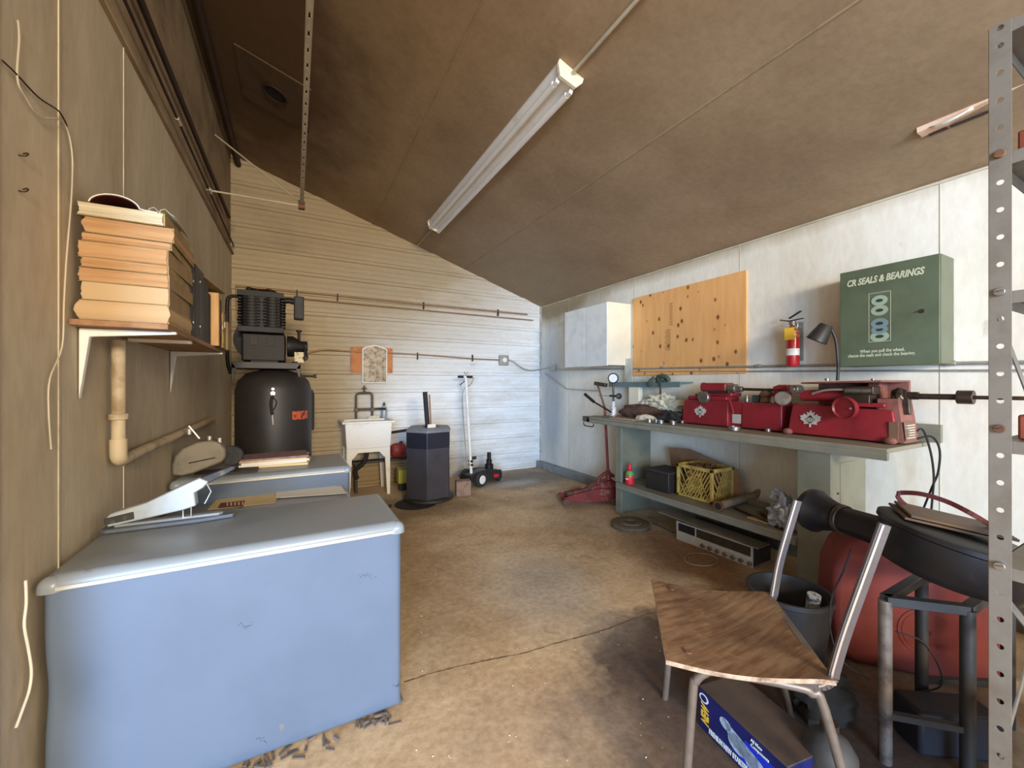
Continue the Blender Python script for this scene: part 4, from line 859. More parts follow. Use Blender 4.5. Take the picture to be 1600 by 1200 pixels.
o = obj('leather_apron', MB().blob((3.16,3.02,ZB+.03),(.12,.30,.10),11,.30,1.6,n=24,flat=ZB+.001), brown_rag); tag(o, 'brown leather rag heap on bench behind the gauge', 'rag')
o = obj('cream_cloth', MB().blob((3.20,2.78,ZB+.15),(.07,.17,.075),4,.7,2.6,n=30,flat=ZB+.03).blob((3.22,2.98,ZB+.14),(.05,.12,.05),9,.7,3,n=20,flat=ZB+.05), cloth); tag(o, 'crumpled cream cloth on top of brown rag heap', 'cloth')
o = obj('glove', MB().blob((2.93,2.76,ZB+.02),(.045,.12,.035),6,.25,2,flat=ZB+.001), cream); tag(o, 'cream folded glove on bench in front of rag heap', 'glove')
o = obj('paper_scrap', MB().box((2.80,2.80,ZB+.0005),(2.90,3.12,ZB+.003)), palewood); tag(o, 'flat pinkish paper on bench front edge near jar', 'paper')
o = obj('dark_rag', MB().blob((3.0,2.56,ZB+.03),(.09,.13,.06),12,.5,2.4,flat=ZB+.001), darkrag); tag(o, 'dark oily rag lying just left of red machine', 'rag')
o = obj('tall_carton', MB().box((3.18,3.10,ZB),(3.24,3.24,ZB+.34)), cream, bevel=.002); tag(o, 'narrow cream carton standing against wall behind gauge', 'carton')
for i in range(4):
    y = (2.60,2.54,2.47,2.36)[i]; x = 2.80+.02*(i % 2)
    g = thing('bearing_cup', ('leftmost steel cup in the row along bench front','second steel cup from left along bench front','largest steel cup third along the bench front','steel cup nearest left foot of the red machine')[i], 'cup', (x,y,ZB), group='steel cups on the bench front')
    obj('cup_body', MB().lathe([(.01,0),(.026,.001),(.026,.030),(.019,.032),(.018,.012),(.01,.010)], (x,y,ZB), n=20), steel, g)
o = obj('wall_rag', MB().box((3.27,3.28,1.25),(3.275,3.40,1.56), TRS((0,0,0))), mat('plastic_sheet', srgb(206,200,186), .5, bump=.3), bevel=.001); tag(o, 'pale plastic sheet hanging between white cabinet and plywood', 'sheet')
# blue-grey wall shelf with green clamp
g = thing('small_wall_shelf', 'narrow blue-green shelf on right wall below plywood', 'shelf', (3.27,3.05,1.29))
obj('board', MB().box((3.17,2.57,1.285),(XR-.005,3.54,1.297)).box((3.165,2.57,1.245),(3.172,3.54,1.297)), mat('shelf_teal', srgb(104,124,122), .5, var=.1), g, bevel=.002)
g = thing('green_clamp', 'green cast clamp hanging over edge of small wall shelf', 'clamp', (3.17,2.78,1.3))
gm = mat('clamp_green', srgb(72,88,76), .5, var=.2, sc=20, bump=.1)
obj('clamp_body', MB().blob((3.19,2.80,1.325),(.05,.075,.05),3,.35,2.5,n=14).tube([(3.15,2.86,1.34),(3.13,2.90,1.30),(3.15,2.91,1.25)], .02, 8, 3).tube([(3.15,2.78,1.35),(3.14,2.70,1.34),(3.15,2.68,1.30)], .018, 8, 3), gm, g)
obj('clamp_screw', MB().tube([(3.14,2.78,1.28),(3.14,2.775,1.175)], .010, 8), dsteel, g)

# ---------------------------------------------------------------- brake lathe machines
def leaf(cx_, cy_, r):
    pts = [(0,1),(.14,.70),(.36,.80),(.28,.42),(.62,.62),(.66,.45),(.98,.36),(.84,.14),(.95,.02),(.55,-.26),(.60,-.46),(.14,-.42),(.08,-.44),(.06,-.75)]
    full = pts + [(-x, y) for x, y in reversed(pts[1:])]
    return [(cx_+x*r, cy_+y*r) for x, y in full]
def emblem(parent, X_, Y_, Z_, r, slope=0):
    poly = [(X_ + slope*(v), Y_-u, Z_+v) for u, v in leaf(0,0,r)]
    e = obj('leaf_emblem', MB().prism(poly, (-.004,0,0)), silver, parent, smooth=False)
    k = obj('emblem_plate', MB().prism([(X_-.0042+slope*z, Y_-y, Z_+z) for y, z in ((-r*.45,0),(0,r*.48),(r*.45,0),(0,-r*.42))], (-.002,0,0)), dsteel, e, smooth=False)
    for i in range(-2, 3): obj('emblem_bar', MB().box((X_-.0085,Y_-i*r*.15-r*.04,Z_-r*(.26-.06*abs(i))),(X_-.006,Y_-i*r*.15+r*.04,Z_+r*(.26-.06*abs(i)))), silver, e)
def wedge(x0, x1, y0, y1, z0, z1, tx=.02, ty=.012):
    return MB().add([(x0,y0,z0),(x1,y0,z0),(x1,y1,z0),(x0,y1,z0),(x0+tx,y0+ty,z1),(x1-tx,y0+ty,z1),(x1-tx,y1-ty,z1),(x0+tx,y1-ty,z1)], [(3,2,1,0),(4,5,6,7),(0,1,5,4),(1,2,6,5),(2,3,7,6),(3,0,4,7)])
# machine one
XM = 3.0
t = thing('brake_lathe', 'left red lathe machine with grey round cap, plain wider body', 'lathe', (3.12,2.1,ZB))
z0 = ZB+.008
obj('gearbox_body', wedge(XM,3.24,1.99,2.42,z0,z0+.20), red, t, bevel=.006)
obj('body_link', MB().box((XM+.03,1.88,z0),(3.24,2.0,z0+.195)), red, t, bevel=.004)
obj('motor_body', wedge(XM+.02,3.25,1.60,1.895,z0,z0+.195,.008,.005), red, t, bevel=.006)
obj('rear_bracket', MB().prism([(XM+.09,1.60,z0+.19),(XM+.09,1.74,z0+.19),(XM+.09,1.70,z0+.27),(XM+.09,1.70,z0+.315),(XM+.09,1.66,z0+.33),(XM+.09,1.60,z0+.33)], (.06,0,0)), red, t, bevel=.004)
obj('spec_plate', MB().box((XM+.027,1.90,z0+.03),(XM+.031,1.97,z0+.10)), silver, t)
emblem(t, XM+.009, 2.24, z0+.10, .058, .10)
obj('saddle', MB().box((XM+.03,2.02,z0+.20),(3.2,2.38,z0+.235)).box((XM+.06,2.0,z0+.235),(3.2,2.30,z0+.27)), red, t, bevel=.008)
obj('hand_knob', MB().lathe([(.01,0),(.045,.001),(.05,.006),(.05,.03),(.03,.034)], (XM-.03,2.19,z0+.225), (1,0,0), 28), steel, t)
obj('spindle_housing', MB().box((XM+.06,2.05,z0+.275),(3.18,2.28,z0+.345)).cyl((XM+.12,2.30,z0+.31),(XM+.12,2.27,z0+.31),.04), red, t, bevel=.01)
obj('cross_slide', MB().box((XM+.03,2.0,z0+.262),(3.12,2.2,z0+.282)), dsteel, t, bevel=.003)
obj('chuck', MB().cyl((XM+.10,2.06,z0+.30),(XM+.10,1.98,z0+.30),.036).cyl((XM+.10,1.98,z0+.295),(XM+.10,1.93,z0+.295),.022), steel, t, bevel=.003)
obj('arbor', MB().cyl((XM+.10,1.95,z0+.295),(XM+.10,1.60,z0+.290),.011), dsteel, t)
obj('dial_base', MB().lathe([(.02,0),(.085,.002),(.08,.02),(.06,.045),(.02,.05)], (XM+.13,2.36,z0+.19), n=28), red, t)
obj('dial_cap', MB().lathe([(.01,0),(.026,.002),(.026,.018),(.01,.02)], (XM+.12,2.345,z0+.24), n=20), steel, t)
obj('lever', MB().tube([(XM+.02,1.99,z0+.21),(XM+.0,1.955,z0+.16),(XM+.005,1.945,z0+.11)], .007, 8), red, t)
for y, m_2 in ((2.41,steel),(1.68,steel)): obj('foot', MB().cyl((XM-.005,y,ZB),(XM-.005,y,ZB+.025),.018), m_2, t, bevel=.003)
# arbor adapters on the motor body
t2 = thing('cone_adapter', 'dark double-cone adapter standing on left red machine', 'adapter', (XM+.12,1.73,z0+.195))
obj('cone', MB().lathe([(.02,0),(.045,.005),(.045,.02),(.035,.04),(.05,.055),(.04,.075),(.02,.10),(.01,.102)], (XM+.12,1.76,z0+.196), n=28), rust, t2)
for i, (y, m_2, lab) in enumerate(((1.88,steel,'small bright steel nut on the left red machine top'),(1.69,steel,'steel bushing beside the cone adapter'))):
    o = obj('bushing', MB().cyl((XM+.07,y,z0+.196),(XM+.07,y,z0+.23),.016).cyl((XM+.07,y,z0+.23),(XM+.07,y,z0+.245),.011), m_2, bevel=.002); tag(o, lab, 'bushing', 'steel bushings on the red machine')
o = obj('green_carton', MB().box((XM+.12,1.82,z0+.196),(XM+.15,1.87,z0+.25)), gm); tag(o, 'tiny green box on top of left red machine', 'box')
o = obj('socket_ring', MB().lathe([(.02,0),(.042,.002),(.042,.028),(.03,.03),(.028,.01),(.02,.008)], (2.87,1.85,ZB), n=28), steel); tag(o, 'wide steel ring on bench between red machine bodies', 'ring')
# machine two
t = thing('brake_lathe', 'right red lathe machine with big red round cup and leaf emblem', 'lathe', (3.12,1.25,ZB))
ya, yb = .965, 1.545
XN = 2.98
obj('base_body', MB().add([(XN,ya,z0),(3.27,ya,z0),(3.27,yb,z0),(XN,yb,z0),(XN+.02,ya+.03,z0+.185),(3.25,ya+.03,z0+.185),(3.25,yb-.025,z0+.20),(XN+.02,yb-.025,z0+.20)], [(3,2,1,0),(4,5,6,7),(0,1,5,4),(1,2,6,5),(2,3,7,6),(3,0,4,7)]), red, t, bevel=.008)
obj('end_column', MB().add([(XN+.02,ya-.025,z0),(3.20,ya-.025,z0),(3.20,ya+.1,z0),(XN+.02,ya+.1,z0),(XN+.04,ya+.01,z0+.25),(3.20,ya+.01,z0+.25),(3.20,ya+.11,z0+.25),(XN+.04,ya+.11,z0+.25)], [(3,2,1,0),(4,5,6,7),(0,1,5,4),(1,2,6,5),(2,3,7,6),(3,0,4,7)]), redd, t, bevel=.006)
emblem(t, XN+.007, 1.405, z0+.10, .064, .10)
pl = obj('instruction_plate', MB().add([(XN+.018,ya-.027,z0+.015),(XN+.15,ya-.027,z0+.015),(XN+.15,ya-.016,z0+.12),(XN+.024,ya-.016,z0+.12)], [(0,1,2,3)]).box((XN+.0,ya+.0,z0+.01),(XN+.01,ya+.04,z0+.12)), mat('plate_brown', srgb(118,92,74), .5, bump=0), t)
mbp = MB()
for k in range(6): mbp.box((XN+.035+.03*(k in (1,2,3)),ya-.030+.0004*k,z0+.028+.014*k),(XN+.14,ya-.022+.0012*k,z0+.034+.014*k))
obj('plate_text_bars', mbp, silver, pl)
obj('top_tray', MB().add([(XN-.0,1.04,z0+.345),(3.27,1.0,z0+.345),(3.27,1.47,z0+.335),(XN+.02,1.47,z0+.335),(XN-.0,1.04,z0+.357),(3.27,1.0,z0+.357),(3.27,1.47,z0+.347),(XN+.02,1.47,z0+.347)], [(3,2,1,0),(4,5,6,7),(0,1,5,4),(1,2,6,5),(2,3,7,6),(3,0,4,7)]).box((3.25,1.0,z0+.19),(3.27,1.48,z0+.35)).box((XN+.16,1.10,z0+.20),(3.25,1.16,z0+.345)), redd, t, bevel=.004)
obj('spindle_tube', MB().cyl((XN+.10,1.50,z0+.255),(XN+.10,1.16,z0+.262),.038), red, t, bevel=.004)
obj('tool_block', MB().box((XN+.04,1.09,z0+.27),(XN+.14,1.24,z0+.32)).box((XN+.02,1.10,z0+.20),(XN+.12,1.23,z0+.27)), dsteel, t, bevel=.004)
obj('tool_ribs', MB().box((XN+.036,1.10,z0+.285),(XN+.04,1.23,z0+.305)), steel, t)
obj('slide_arm', MB().box((XN-.01,1.02,z0+.198),(XN+.10,1.22,z0+.222)), red, t, bevel=.006)
cpp = Vector((XN-.09,1.185,z0+.19))
obj('dust_cup', MB().lathe([(.005,.010),(.055,.010),(.062,0),(.066,.002),(.066,.03),(.05,.06),(.02,.10)], cpp, (1,-.15,.06), 32), red, t)
obj('cup_stud', MB().cyl(cpp+Vector((.008,-.035,.0)), cpp+Vector((-.004,-.037,.0)), .006), steel, t)
obj('drive_wheel', MB().lathe([(.01,0),(.045,.001),(.05,.006),(.05,.03),(.04,.034)], (XN+.0,1.575,z0+.235), (1,.3,0), 28), steel, t)
obj('wheel_nut', MB().cyl((XN-.01,1.50,z0+.30),(XN+.05,1.49,z0+.30),.030).cyl((XN-.025,1.50,z0+.30),(XN-.01,1.50,z0+.30),.014), steel, t, bevel=.003)
obj('chuck', MB().cyl((XN+.10,1.02,z0+.268),(XN+.10,.955,z0+.268),.034).cyl((XN+.10,.955,z0+.268),(XN+.10,.91,z0+.268),.022).blob((XN+.10,.99,z0+.265),(.05,.03,.045),4,.3,3,n=10), dsteel, t, bevel=.003)
obj('arbor', MB().cyl((XN+.10,.92,z0+.265),(XN+.10,.74,z0+.265),.016).cyl((XN+.10,.76,z0+.265),(XN+.10,.70,z0+.265),.036,n=28).cyl((XN+.10,.70,z0+.265),(XN+.10,.35,z0+.265),.010), dsteel, t, bevel=.002)
obj('down_lug', MB().bar((XN+.09,.965,z0+.255),(XN+.08,.955,z0+.16),.04,.03,(1,0,0)), dsteel, t, bevel=.004)
obj('oil_line', MB().tube([(XN+.06,1.42,z0+.27),(XN+.05,1.34,z0+.295),(XN+.05,1.24,z0+.30)], .008, 8, 4), galv, t)
for y in (1.535,.995): obj('foot', MB().blob((XN-.012,y,z0+.012),(.022,.03,.022),1,.1,2,n=8,flat=ZB), redd, t)
obj('tray_bolt', MB().cyl((XN+.12,1.36,z0+.357),(XN+.12,1.36,z0+.372),.014).cyl((XN+.12,1.12,z0+.357),(XN+.12,1.12,z0+.368),.010), steel, t)
# gooseneck lamp
t = thing('gooseneck_lamp', 'black gooseneck work lamp on top of right red machine', 'lamp', (XN+.12,1.36,z0+.37))
b0 = Vector((3.13,1.315,z0+.358)); top = aX(1297,508,3.09)
obj('neck', MB().tube([b0, b0+Vector((0,-.004,.08)), aX(1309,560,3.12), aX(1306,530,3.11), top], .009, 10, 6), black, t)
sa_, sb_ = aX(1290,508,3.08), aX(1266,545,3.05)
dr = (sb_-sa_).normalized(); obj('lamp_shade', MB().lathe([(.036,0),(.040,.004),(.062,.115),(.060,.115),(.038,.006)], sa_-dr*.01+Vector((0,.0,0)), dr, 32), black, t)
obj('bulb_socket', MB().cyl(sa_, sa_+dr*.05, .022), greybox, t)
# cords from the machine
cb = Vector((3.16,.97,ZB+.02))
for i, pts in enumerate(([cb, aX(1440,668,3.2), aX(1453,700,3.2), aX(1459,740,3.22), aX(1457,775,3.25), aX(1452,830,3.3)], [cb+Vector((0,-.02,.0)), aX(1455,680,3.2), aX(1468,700,3.2), aX(1466,735,3.22), aX(1456,760,3.25), aX(1440,800,3.3)])):
    o = obj('power_cord', MB().tube(pts, .0055, 8, 6), blackdull); tag(o, ('inner of two dark cords hanging off right bench end','outer of two dark cords hanging off right bench end')[i], 'cable', 'machine cords')
# ---------------------------------------------------------------- on the right wall
t = thing('wall_cabinet', 'white plywood wall cabinet in the far right corner', 'cabinet', (3.18,3.77,1.48))
obj('carcass', MB().box((3.022,3.385,1.485),(3.355,4.16,2.18)), cream, t, bevel=.003)
obj('door', MB().box((3.0,3.385,1.478),(3.020,3.77,2.172)), white, t, bevel=.002); obj('door', MB().box((3.0,3.776,1.485),(3.020,4.16,2.176)), white, t, bevel=.002)
t = thing('plywood_sheet', 'large knotty orange plywood sheet fixed on right wall', 'board', (3.34,2.7,1.37))
obj('panel', MB().box((XR-.016,2.052,1.366),(XR-.001,3.345,2.235)), ply, t, bevel=.002)
mbp = MB()
for i in range(13): mbp.box((XR-.0170,2.80+.006*(i%2),1.87+.018*i),(XR-.0159,2.84,1.876+.018*i)); mbp.box((XR-.0170,2.83,1.62+.017*i),(XR-.0159,2.89+.006*(i%3),1.625+.017*i))
obj('stamp_marks', mbp, mat('stamp_brown', srgb(140,92,52), .7, bump=0), t)
# fire extinguisher
ex, ey = 3.27, 1.655
t = thing('fire_extinguisher', 'red fire extinguisher with yellow tag hung on right wall', 'fire extinguisher', (ex,ey,1.40))
obj('cylinder', MB().lathe([(.01,0),(.036,.004),(.042,.02),(.042,.25),(.036,.275),(.022,.295),(.018,.31)], (ex,ey,1.402), n=32), fired, t)
obj('label_band', MB().lathe([(.0425,.085),(.0425,.135)], (ex,ey,1.402), n=32, open_=True), sheet, t)
obj('collar', MB().lathe([(.04,.215),(.043,.22),(.041,.262),(.024,.30),(.02,.30)], (ex,ey,1.402), n=24, open_=True), mat('olive_brass', srgb(150,130,90), .4, .4), t)
obj('valve', MB().cyl((ex,ey,1.70),(ex,ey,1.75),.018).cyl((ex-.03,ey,1.725),(ex+.0,ey,1.725),.014), steel, t, bevel=.003)
obj('lever', MB().bar((ex-.01,ey+.02,1.765),(ex-.03,ey-.07,1.805),.018,.008).bar((ex-.01,ey+.03,1.745),(ex-.03,ey-.085,1.75),.018,.006), black, t, bevel=.002)
obj('nozzle', MB().cyl((ex-.01,ey+.02,1.745),(ex-.02,ey+.08,1.76),.006), steel, t)
obj('pull_pin', MB().tube([(ex-.03,ey-.02,1.74),(ex-.035,ey-.05,1.72),(ex-.035,ey-.045,1.68),(ex-.035,ey-.035,1.70)], .003, 6, 3), galv, t)
obj('inspection_tag', MB().box((ex-.052,ey-.034,1.60),(ex-.049,ey+.032,1.69)), yprint, t, label='yellow paper inspection tag')
o = obj('wall_bracket', MB().box((XR-.012,ey-.03,1.45),(XR-.0,ey+.03,1.74)).box((XR-.05,ey-.012,1.70),(XR-.012,ey+.012,1.71)), galv, t)
# green cabinet
t = thing('parts_cabinet', 'green metal seals and bearings cabinet on the right wall', 'cabinet', (3.25,1.08,1.39))
Xg = 3.155
obj('case', MB().box((Xg+.014,.842,1.388),(XR-.002,1.308,2.0)), mat('cabinet_case', srgb(98,102,82), .5, var=.08), t, bevel=.003)
obj('door', MB().box((Xg,.846,1.386),(Xg+.0125,1.312,2.0)), green, t, bevel=.003)
Xt = Xg-.0002; ny = (0,-1,0); uz = (0,0,1)
text('heading_lettering', 'CR SEALS & BEARINGS', .056, (Xt,1.275,1.902), ny, uz, lettering, t, shear=.25, stretch=.655, bold=.0020)
text('slogan_lettering', 'When you pull the wheel,', .027, (Xt,1.205,1.470), ny, uz, lettering, t, stretch=.75, bold=.0005)
text('slogan_lettering', 'change the seals and check the bearing.', .027, (Xt,1.268,1.445), ny, uz, lettering, t, stretch=.75, bold=.0005)
Yc, Zt, Zb2 = 1.108, 1.835, 1.535
fr = MB()
for a, b, c, d in ((Yc-.052,Yc+.052,Zt-.0012,Zt+.0012),(Yc-.052,Yc+.052,Zb2-.0012,Zb2+.0012),(Yc-.053,Yc-.051,Zb2,Zt),(Yc+.051,Yc+.053,Zb2,Zt)): fr.box((Xt-.001,a,c),(Xt+.0005,b,d))
obj('picture_frame_line', fr, lettering, t, smooth=False)
for k, (zz1, m_2, w_) in enumerate(((1.565,printpale,.046),(1.607,printblue,.040),(1.645,printblue,.042),(1.725,printpale,.042),(1.785,printpale,.040))):
    def ell(ry_, rz_, x): return [(x, Yc+ry_*math.cos(R(a)), zz1+rz_*math.sin(R(a))) for a in range(0,360,12)]
    s_ = obj('seal_picture', MB().prism(ell(w_, .032 if k != 1 else .028, Xt-.0006*(k+1)), (.0005,0,0)), m_2, t)
    obj('seal_hole', MB().prism(ell(w_*.45, .010, Xt-.0006*(k+1)-.0003), (.0003,0,0)), holegreen, s_)
obj('lock', MB().cyl((Xg-.004,.918,1.69),(Xg,.918,1.69),.012).bar((Xg-.012,.93,1.688),(Xg-.008,.905,1.697),.008,.006), dsteel, t, bevel=.001)

# ---------------------------------------------------------------- on the lower bench shelf
ZSH = .319
bxp = Vector((2.83,2.87,ZSH))
t = thing('cleaner_bottle', 'red and green squeeze bottle on lower bench shelf', 'bottle', bxp)
obj('bottle', MB().lathe([(.01,0),(.040,.002),(.042,.02),(.042,.085),(.038,.10),(.026,.125),(.014,.135),(.014,.145)], bxp, n=24), redplastic, t)
obj('label_top', MB().lathe([(.0425,.075),(.039,.10),(.0275,.125)], bxp, n=24, open_=True), lgreen, t)
obj('cap', MB().lathe([(.015,.143),(.017,.145),(.017,.175),(.011,.185),(.011,.195),(.002,.197)], bxp, n=20), redplastic, t)
obj('label_mark', MB().box((bxp.x-.043,bxp.y-.02,ZSH+.045),(bxp.x-.038,bxp.y+.012,ZSH+.06)), sheet, t)
t = thing('battery_box', 'black box on lower shelf left of the yellow crate', 'box', (2.98,2.56,ZSH))
obj('box_body', MB().box((2.86,2.44,ZSH),(3.12,2.70,ZSH+.165)), black, t, bevel=.006)
obj('lid', MB().box((2.85,2.43,ZSH+.165),(3.13,2.71,ZSH+.185)), greybox, t, bevel=.005)
t = thing('milk_crate', 'dusty yellow lattice milk crate on lower bench shelf', 'crate', (3.08,2.23,ZSH))
x0, x1, y0, y1, z0c, z1c = 2.91, 3.19, 2.06, 2.40, ZSH+.002, ZSH+.275
for x in (x0,x1-.025):
    for y in (y0,y1-.025): obj('corner_post', MB().box((x,y,z0c),(x+.025,y+.025,z1c)), crate_m, t, bevel=.004)
for z in (z0c, z1c-.03): 
    h = .03 if z > z0c else .02
    mb = MB().box((x0,y0,z),(x1,y0+.014,z+h)).box((x0,y1-.014,z),(x1,y1,z+h)).box((x0,y0,z),(x0+.014,y1,z+h)).box((x1-.014,y0,z),(x1,y1,z+h))
    obj('rim', mb, crate_m, t, bevel=.003)
zc0, zc1 = z0c+.02, z1c-.03; Hc = zc1-zc0
def lattice(fn, W):
    mb = MB(); n = 11
    for k in range(n):
        for s in (1,-1):
            u0 = W*(k+.5)/n; u1 = u0 + s*Hc*.55; v1 = 1.0
            if u1 < 0: v1 = u0/(Hc*.55); u1 = 0
            if u1 > W: v1 = (W-u0)/(Hc*.55); u1 = W
            if s == -1 and k % 2: continue
            mb.bar(fn(u0, zc0), fn(u1, zc0+Hc*v1), .006, .006)
        
    return mb
obj('lattice', lattice(lambda u, z: Vector((x0+.005, y1-.02-u, z)), y1-y0-.04), crate_m, t, label='lattice side facing the room')
obj('lattice', lattice(lambda u, z: Vector((x0+.02+u, y0+.005, z)), x1-x0-.04), crate_m, t)
obj('lattice', lattice(lambda u, z: Vector((x1-.005, y1-.02-u, z)), y1-y0-.04), crate_m, t)
obj('lattice', lattice(lambda u, z: Vector((x0+.02+u, y1-.005, z)), x1-x0-.04), crate_m, t)
obj('crate_floor', MB().box((x0+.01,y0+.01,z0c),(x1-.01,y1-.01,z0c+.006)), crate_m, t)
obj('inner_plate', MB().box((x0+.016,y0+.10,z0c+.05),(x0+.02,y1-.10,z1c-.05)), crate_m, t)
o = obj('crate_contents', MB().blob((3.05,2.23,ZSH+.20),(.12,.14,.075),5,.5,2.5), rust); tag(o, 'heap of rusty brown parts filling the yellow crate', 'scrap')
o = obj('cardboard_sheet', MB().prism([(3.19,1.98,ZSH),(3.19,2.66,ZSH),(3.19,2.72,ZSH+.34),(3.19,2.50,ZSH+.36),(3.19,2.02,ZSH+.25)], (.012,0,0)), mat('cardboard_brown', srgb(150,112,84), .8, bump=.05)); tag(o, 'brown cardboard sheet leaning behind the yellow crate', 'cardboard')
t = thing('elbow_pipe', 'short dusty elbow pipe on shelf in front of crate', 'pipe fitting', (2.9,1.9,ZSH))
pa, pb = aZ(1122,789,ZSH+.035), aZ(1180,772,ZSH+.035)
obj('pipe', MB().tube([pa, pa.lerp(pb,.45), pa.lerp(pb,.75), pb, pb+Vector((.03,-.03,.045))], [.030,.030,.033,.028,.030], 16, 0), mat('dusty_fitting', srgb(140,124,106), .8, sc=14, bump=.2), t)
obj('flange', MB().tube([pa-(pb-pa).normalized()*.004, pa+(pb-pa).normalized()*.014], .039, 16), rust, t)
obj('bore', MB().tube([pa-(pb-pa).normalized()*.0055, pa-(pb-pa).normalized()*.004], .026, 16), gasket, t)
o = obj('flat_bar', MB().bar(aZ(1148,792,ZSH+.006), aZ(1225,826,ZSH+.006), .02, .010), darkpipe); tag(o, 'dark flat bar lying along the lower bench shelf', 'bar')
o = obj('broken_wood', MB().bar(aZ(1170,806,ZSH+.005), aZ(1232,824,ZSH+.005), .04, .008), rawwood); tag(o, 'pale broken wood slat on front of lower shelf', 'wood scrap')
o = obj('grey_rag', MB().blob((2.86,1.50,ZSH+.09),(.08,.08,.10),21,.7,2.4,n=26,flat=ZSH+.001).blob((2.88,1.55,ZSH+.20),(.03,.05,.04),22,.5,2.4,n=14), greyrag); tag(o, 'crumpled light grey rag at right end of shelf', 'rag')
o = obj('scrap_pieces', MB().blob((3.05,1.62,ZSH+.01),(.10,.12,.02),31,.8,5,n=20,flat=ZSH+.001), rust); o['kind'] = 'stuff'; tag(o, 'loose rusty scraps at back of the lower shelf', 'scrap')

# ---------------------------------------------------------------- floor objects under / before the bench
t = thing('brake_rotor', 'dusty round brake disc lying flat on the floor', 'brake disc', (2.64,2.67,0))
obj('disc', MB().lathe([(.05,.0),(.165,.0),(.17,.004),(.17,.014),(.162,.017),(.162,.022),(.17,.025),(.17,.036),(.165,.04),(.10,.041),(.095,.052),(.045,.052),(.042,.02)], (2.64,2.67,0), n=48), mat('rotor_dusty', srgb(112,96,74), .8, bump=.2, sc=18), t)
t = thing('stereo_receiver', 'old silver stereo receiver lying under front of bench', 'stereo receiver', (2.9,2.0,0))
a = aZ(1057,840,0); b = aZ(1176,886,0); dv = (b-a).normalized(); nv = Vector((-dv.y, dv.x, 0))
if nv.x < 0: nv = -nv
Wd = (b-a).length; Rr = lambda u, v, z: a + dv*u + nv*v + Vector((0,0,z))
def rbox(u0,v0,z0,u1,v1,z1): return MB().prism([Rr(u0,v0,z0),Rr(u1,v0,z0),Rr(u1,v1,z0),Rr(u0,v1,z0)], (0,0,z1-z0))
Hr = .150
obj('chassis', rbox(.01,.012,.0,Wd-.01,.25,Hr-.005), greybox, t)
obj('faceplate', rbox(0,0,0,Wd,.012,.072), silver, t, bevel=.002)
obj('bezel', MB().prism([Rr(0,-.002,.072),Rr(0,-.002,Hr),Rr(Wd,-.002,Hr),Rr(Wd,-.002,.072),Rr(Wd-.012,-.002,.072),Rr(Wd-.012,-.002,Hr-.010),Rr(.012,-.002,Hr-.010),Rr(.012,-.002,.072)], nv*.014), silver, t, smooth=False)
obj('divider', rbox(.17,-.002,.072,.18,.012,Hr), silver, t)
obj('dial_glass', rbox(.18,.004,.074,Wd-.012,.012,Hr-.01), mat('dark_glass', srgb(70,64,50), .15, var=.2, sc=20, bump=0), t)
obj('cassette_bay', rbox(.012,.008,.074,.17,.012,Hr-.01), gasket, t)
for k in range(7):
    p = Rr(.24+.06*k,-.001,.028); obj('knob', MB().cyl(p, p-nv*.018, .016, n=16), steel, t, bevel=.002)
mbp = MB()
for k in range(16): q = Rr(.22+.024*k,0,.058); mbp.bar(q, q-nv*.004, .005, .005)
obj('indicator_row', mbp, sheet, t)
o = obj('cover_strip', MB().prism([Rr(-.16,-.03,Hr+.03),Rr(Wd+.05,-.03,Hr+.004),Rr(Wd+.05,.12,Hr+.004),Rr(-.16,.12,Hr+.03)], (0,0,.006)), mat('cover_grey', srgb(150,140,120), .5, .2), bevel=.001); tag(o, 'long thin metal cover lying on top of receiver', 'metal cover')
o = obj('short_rod', MB().bar(aZ(1020,815,.01), aZ(1052,830,.01), .012, .012), steel); tag(o, 'short metal rod on floor left of stereo receiver', 'rod')
o = obj('clear_lid', MB().tube([(aZ(1095,872,.003)+Vector((.13*math.cos(a*math.pi/14), .10*math.sin(a*math.pi/14)-.0, 0))) for a in range(29)], .003, 6), galv); tag(o, 'thin metal ring lying on the rust stain', 'ring')
o = obj('wood_scrap', MB().bar(aZ(1020,905,.004), aZ(1026,925,.004), .010, .006), rawwood); tag(o, 'small pale wood splinter on floor beyond chair seat', 'splinter')

# ---------------------------------------------------------------- chair
th = math.atan2(-.68, .73)       # direction front -> back
fb = Vector((math.cos(th), math.sin(th), 0)); lt = Vector((-fb.y, fb.x, 0))       # lt points to the far side
P00 = Vector((.95,.82,0)); Wc, Dc = .505, .43
cc = lambda u, v, z: P00 + fb*u + lt*v + Vector((0,0,z))     # u front->back, v near->far
t = thing('school_chair', 'old chair with worn plywood seat and metal frame, backrest missing', 'chair', cc(Dc/2,Wc/2,0))
mb = MB(); nu, nv_ = 14, 10; V = []; 
for s in (0,1):
    for i in range(nu+1):
        for j in range(nv_+1):
            u, v = i/nu, j/nv_
            z = .470 - .018*math.sin(math.pi*min(1,u*1.1)) - .012*(1-abs(2*v-1)**2)*u + .008*u - (.013 if s else 0)
            sq = 1-.06*u
            V.append(cc(Dc*u, Wc/2+Wc*(v-.5)*sq, z))
n1 = (nu+1)*(nv_+1); ix = lambda s, i, j: s*n1+i*(nv_+1)+j; F = []
for i in range(nu):
    for j in range(nv_): F += [(ix(0,i,j),ix(0,i+1,j),ix(0,i+1,j+1),ix(0,i,j+1)), (ix(1,i,j),ix(1,i,j+1),ix(1,i+1,j+1),ix(1,i+1,j))]
for i in range(nu): F += [(ix(0,i,0),ix(1,i,0),ix(1,i+1,0),ix(0,i+1,0)), (ix(0,i,nv_),ix(0,i+1,nv_),ix(1,i+1,nv_),ix(1,i,nv_))]
